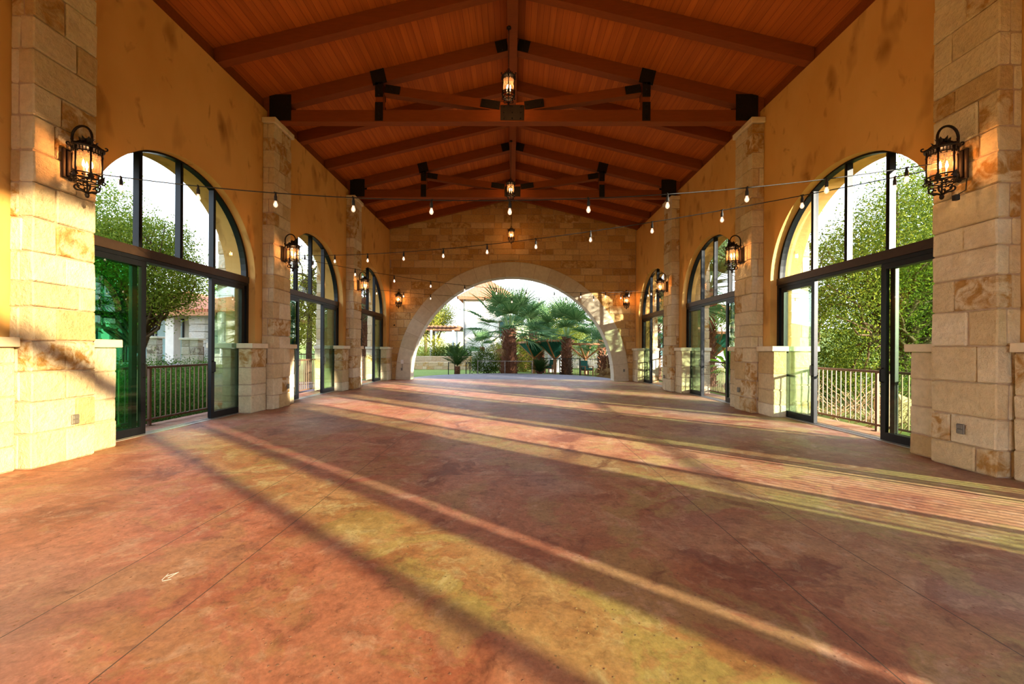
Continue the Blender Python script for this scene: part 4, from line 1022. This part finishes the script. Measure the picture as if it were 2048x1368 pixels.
def win(parent,x0,x1,y,z0,z1,frame,glass):
    mb=MB(); t=.07
    mb.box(x0,x0+t,y-.06,y+.02,z0,z1); mb.box(x1-t,x1,y-.06,y+.02,z0,z1); mb.box(x0,x1,y-.06,y+.02,z0,z0+t); mb.box(x0,x1,y-.06,y+.02,z1-t,z1)
    f=mb.build('window',frame,parent); mb=MB(); mb.box(x0+t,x1-t,y-.03,y-.01,z0+t,z1-t); mb.build('pane',glass,f)
HB='houses around the garden'
r=thing('white_house','white stucco house with red tile roof behind the biggest palm','house',(0,0,0),0,HB)
mb=MB(); mb.box(-4.7,-.2,38,45,-.3,6.35); mb.build('walls',STUCCO,r); hip_roof(-4.7,-.2,38,45,6.45,2.1,.55,TILE,r)
mb=MB(); mb.box(-5.15,.25,37.5,37.58,6.18,6.31); mb.build('gutter',DKWOOD,r)
mb=MB(); mb.tube([(-4.55,37.9,6.2),(-4.55,37.9,0)],.06,8); mb.build('downpipe',GREYPL,r)
win(r,-1.3,-.3,38,2.6,4.2,DKWOOD,DARKGLASS);
mb=MB(); mb.box(-2.2,-1.7,37.6,37.98,-.3,3.2); mb.build('porch_column',STUCCO,r)
r=thing('porch_house','pale house with porch columns and pinkish roof beyond the canopies','house',(0,0,0),0,HB)
mb=MB(); mb.box(9.6,24,41,49,-.3,5.1); mb.build('walls',GREYSTUCCO,r); hip_roof(9.6,24,39.0,49,5.2,2.0,.4,TILE,r)
for x in (9.3,10.3,13.0,16.5,20.0):
    mb=MB(); mb.lathe([(.22,0),(.22,.15),(.15,.2),(.14,4.9),(.2,5.0),(.2,5.15)],12,(x,39.1,.05)); mb.build('porch_column',WHITEP,r)
for x in (11.2,14.2,17.6): win(r,x,x+1.3,41,.8,3.4,WHITEP,DARKGLASS)
r=thing('tile_roof_house','glass-walled house with terracotta roof behind the stone piers','house',(0,0,0),0,HB)
mb=MB(); mb.box(-25,-15.6,20.5,29,-.3,3.25); mb.build('walls',STUCCO,r); hip_roof(-25,-15.4,20.0,29,3.35,1.6,.8,TILE,r)
for k in range(5): win(r,-24.6+1.55*k,-23.15+1.55*k,20.5,.7,2.95,BRONZE,TEALGLASS)
for x in (-20.1,-16.9):
    mb=MB(); mb.cbox(x-.22,x+.22,19.55,19.99,-.3,3.2,.02); mb.build('porch_column',STUCCO,r)
mb=MB(); zs=courses(-.3,3.2,.25,.4)
for za,zb in zip(zs,zs[1:]): mb.cbox(-15.9,-15.1,19.5,20.2,za+.004,zb-.004,.02,.01,tn())
mb.build('stone_column',GREYST,r)
mb=MB(); mb.box(-26,-14.4,19.15,19.3,3.02,3.2); mb.build('fascia',REDWOOD,r)
r=thing('pergola','dark wooden pergola on white posts under the yellow-green tree','pergola',(0,0,0))
for x in (-7.4,-5.4):
    for y in (36.3,38.6): mb=MB(); mb.cbox(x-.09,x+.09,y-.09,y+.09,-.2,3.2,.02); mb.build('post',WHITEP,r)
for y in (36.3,38.6): mb=MB(); mb.box(-8.1,-4.8,y-.08,y+.08,3.2,3.45); mb.build('beam',DKWOOD,r)
for k in range(9): x=-7.95+.38*k; mb=MB(); mb.box(x-.05,x+.05,35.6,39.3,3.45,3.62); mb.build('slat',DKWOOD,r)
# ---- inverted pyramid shade canopies by the pool
def canopy(label,loc,w,h,zt,fabric,seed,rz=.3):
    r=thing('shade_canopy',label,'canopy',loc,rz,'inverted pyramid shade canopies'); b=w/2; zb=zt-h
    C4=[(-b,-b,zt),(b,-b,zt),(b,b,zt),(-b,b,zt)]
    for i in range(4):
        a,c=C4[i],C4[(i+1)%4]; mb=MB(); mb.beam(a,c,.12,.13); mb.build('top_frame',REDWOOD,r)
        mb=MB(); mb.beam((a[0]*.97,a[1]*.97,zt-.05),(a[0]*.06,a[1]*.06,zb),.09,.10); mb.build('rib',REDWOOD,r)
        if fabric:
            mb=MB(); N=8; g=[]
            for k in range(N+1):
                for l in range(N+1):
                    u=k/N; v=l/N; p=Vector(a).lerp(Vector(c),u); q=Vector((0,0,zb)); x=p.lerp(q,v*.97); n=Vector((a[0]+c[0],a[1]+c[1],0)).normalized(); x+=n*(.06+.05*math.sin(u*PI*5)*(1-v)); g.append(x)
            mb.add(g,[(k*(N+1)+l,k*(N+1)+l+1,(k+1)*(N+1)+l+1,(k+1)*(N+1)+l) for k in range(N) for l in range(N)],smooth=True); mb.build('fabric_panel',CANVAS,r)
    mb=MB(); mb.cbox(-.09,.09,-.09,.09,0,zb+.1,.01); mb.build('post',REDWOOD,r)
    return r
canopy('green canvas canopy beside the biggest palm trunk',(1.55,28.6,GZ),1.75,1.05,2.20,True,1)
canopy('green canvas canopy left of the second fan palm trunk',(2.95,27.6,GZ),1.9,1.20,2.30,True,2)
canopy('bare redwood shade frame to the right of the second palm trunk',(5.15,28.2,GZ),1.9,1.0,2.10,False,3)
canopy('green canvas canopy outside the middle tree-side door',(10.6,21.5,GZ),2.2,1.3,2.6,True,4)
# ---- metal fences and rails at the arch
def metal_fence(label,p0,p1,h,mat,sp,group,cat='fence',name='metal_fence',low=True,z=GZ):
    a=Vector((p0[0],p0[1],0)); b=Vector((p1[0],p1[1],0)); L=(b-a).length; r=thing(name,label,cat,(p0[0],p0[1],z),math.atan2(b.y-a.y,b.x-a.x),group)
    mb=MB(); mb.box(0,L,-.02,.02,h-.04,h); mb.build('top_rail',mat,r)
    if low: mb=MB(); mb.box(0,L,-.015,.015,.12,.15); mb.build('bottom_rail',mat,r)
    for k in range(int(L/1.9)+2):
        x=min(L,k*L/(int(L/1.9)+1)); mb=MB(); mb.box(x-.025,x+.025,-.025,.025,0,h+.02); mb.build('post',mat,r)
    if sp:
        n=int(L/sp); me=None
        for k in range(1,n):
            if me is None: mb=MB(); mb.box(-.008,.008,-.008,.008,.13,h-.03); o=mb.build('baluster',mat,r); me=o.data
            else: o=link('baluster',me,r)
            o.location=(k*L/n,0,0)
metal_fence('black pool fence of thin bars behind the second palm',(1.95,26.9),(6.6,23.6),1.15,RAILB,.11,'metal fences and rails')
metal_fence('grey ramp handrail crossing in front of the biggest palm trunk',(-2.15,25.05),(1.25,25.0),.98,RAILG,0,'metal fences and rails','handrail','ramp_handrail')
metal_fence('short black step rail just left of the sago palm',(-4.05,25.4),(-3.65,25.4),.85,RAILB,0,'metal fences and rails','handrail','step_rail',low=False)
metal_fence('short black step rail just right of the sago palm',(-2.95,25.6),(-2.7,25.6),.85,RAILB,0,'metal fences and rails','handrail','step_rail',low=False)
metal_fence('ramp railing between the two stone piers',(-12.6,15.3),(-11.9,15.3),1.7,RAILM,.12,'metal fences and rails','railing','ramp_railing')
metal_fence('ramp railing running from the pier toward the palm',(-11.0,15.0),(-8.6,17.5),1.45,RAILM,.12,'metal fences and rails','railing','ramp_railing')
def chair(label,loc,rz):
    r=thing('patio_chair',label,'chair',loc,rz,'patio chairs by the pool fence')
    mb=MB(); mb.cbox(-.28,.28,-.28,.28,.38,.50,.03); mb.build('seat_cushion',CANVAS,r)
    mb=MB(); mb.beam((0,.26,.50),(0,.40,.98),.54,.09,up=(0,1,0)); mb.build('back_cushion',CANVAS,r)
    mb=MB(); mb.box(-.32,.32,-.30,.30,.33,.38); mb.build('seat_frame',REDWOOD,r)
    for x in (-.29,.29):
        for y in (-.27,.27): mb=MB(); mb.box(x-.03,x+.03,y-.03,y+.03,0,.6); mb.build('leg',REDWOOD,r)
        mb=MB(); mb.box(x-.04,x+.04,-.30,.32,.60,.64); mb.build('armrest',REDWOOD,r)
chair('wooden patio chair with green cushion seen through the black fence',(4.9,26.3,GZ),.4)
chair('wooden patio chair with green cushion under the green canopy',(2.75,28.6,GZ),-.6)
r=thing('white_panel_screen','white panelled screen standing behind the pool fence','screen',(2.7,30.2,GZ)); mb=MB(); mb.box(0,1.0,0,.06,0,1.9); mb.build('board',WHITEP,r); 
for k in range(6): mb=MB(); mb.box(.06+.16*k,.16+.16*k,-.02,0,.15,1.75); mb.build('slat',WHITEP,r)

# ------------------------------------------------------------------ front end (behind the camera): unseen arch wall added to hold back sky light
mb=MB(); xs=sorted([-5.87,5.87]+[-4.84*math.cos(PI*i/40) for i in range(41)])
fb=lambda x: .1+math.sqrt(max(0,4.84**2-x*x)) if abs(x)<4.84 else 0.
for a,b in zip(xs,xs[1:]):
    out=abs((a+b)/2)>4.84; za,zb=(0.,0.) if out else (fb(a),fb(b))
    for y in (-6.2,-5.9): mb.add([(a,y,za),(b,y,zb),(b,y,ceil_z(b)-.004),(a,y,ceil_z(a)-.004)],[(0,1,2,3)])
    mb.add([(a,-6.2,za),(b,-6.2,zb),(b,-5.9,zb),(a,-5.9,za)],[(0,1,2,3)])
struct(mb.build('wall_front_added',PLASTER),'unseen front arch wall behind the camera, added to hold back sky light','wall')

# ------------------------------------------------------------------ light
el=math.radians(11.1); d=Vector((-.792*math.cos(el),.610*math.cos(el),-math.sin(el)))
sun=bpy.data.lights.new('sun','SUN'); sun.energy=9.2; sun.angle=math.radians(.9); sun.color=(1,.89,.70)
so=bpy.data.objects.new('sun',sun); C.objects.link(so); so.rotation_euler=d.to_track_quat('-Z','Y').to_euler()
wd=bpy.data.worlds.new('sky'); scene.world=wd; wd.use_nodes=True; nt=wd.node_tree; nt.nodes.clear()
tc=nt.nodes.new('ShaderNodeTexCoord'); sx=nt.nodes.new('ShaderNodeSeparateXYZ'); nt.links.new(tc.outputs['Generated'],sx.inputs[0])
cr=nt.nodes.new('ShaderNodeValToRGB'); nt.links.new(sx.outputs[2],cr.inputs[0])
for i,(p,c) in enumerate([(0,(.90,.94,.97)),(.25,(.80,.90,1.0)),(1,(.44,.64,1.0))]):
    e=cr.color_ramp.elements[i] if i<2 else cr.color_ramp.elements.new(p); e.position=p; e.color=(*c,1)
bg=nt.nodes.new('ShaderNodeBackground'); bg.inputs[1].default_value=1.38; nt.links.new(cr.outputs[0],bg.inputs[0])
ow=nt.nodes.new('ShaderNodeOutputWorld'); nt.links.new(bg.outputs[0],ow.inputs[0])

# ------------------------------------------------------------------ camera
cam=bpy.data.cameras.new('camera'); co=bpy.data.objects.new('camera',cam); C.objects.link(co); scene.camera=co
cam.sensor_width=36; cam.lens=36*800/2048; cam.clip_start=.05; cam.clip_end=600
Mx=Matrix.Translation((.05,0,H)) @ Matrix.Rotation(.010,4,'Z') @ Matrix.Rotation(PI/2,4,'X') @ Matrix.Rotation(.0057,4,'Z')
co.matrix_world=Mx; cam.shift_x=6/2048; cam.shift_y=16/2048
vs=scene.view_settings; vs.view_transform='Standard'; vs.look='None'; vs.gamma=1; vs.use_curve_mapping=False; vs.exposure=1.70
cy=scene.cycles; cy.max_bounces=10; cy.diffuse_bounces=5; cy.transparent_max_bounces=24; cy.glossy_bounces=3; cy.transmission_bounces=4
cy.use_denoising=True; cy.sample_clamp_indirect=6; cy.caustics_reflective=False; cy.caustics_refractive=False
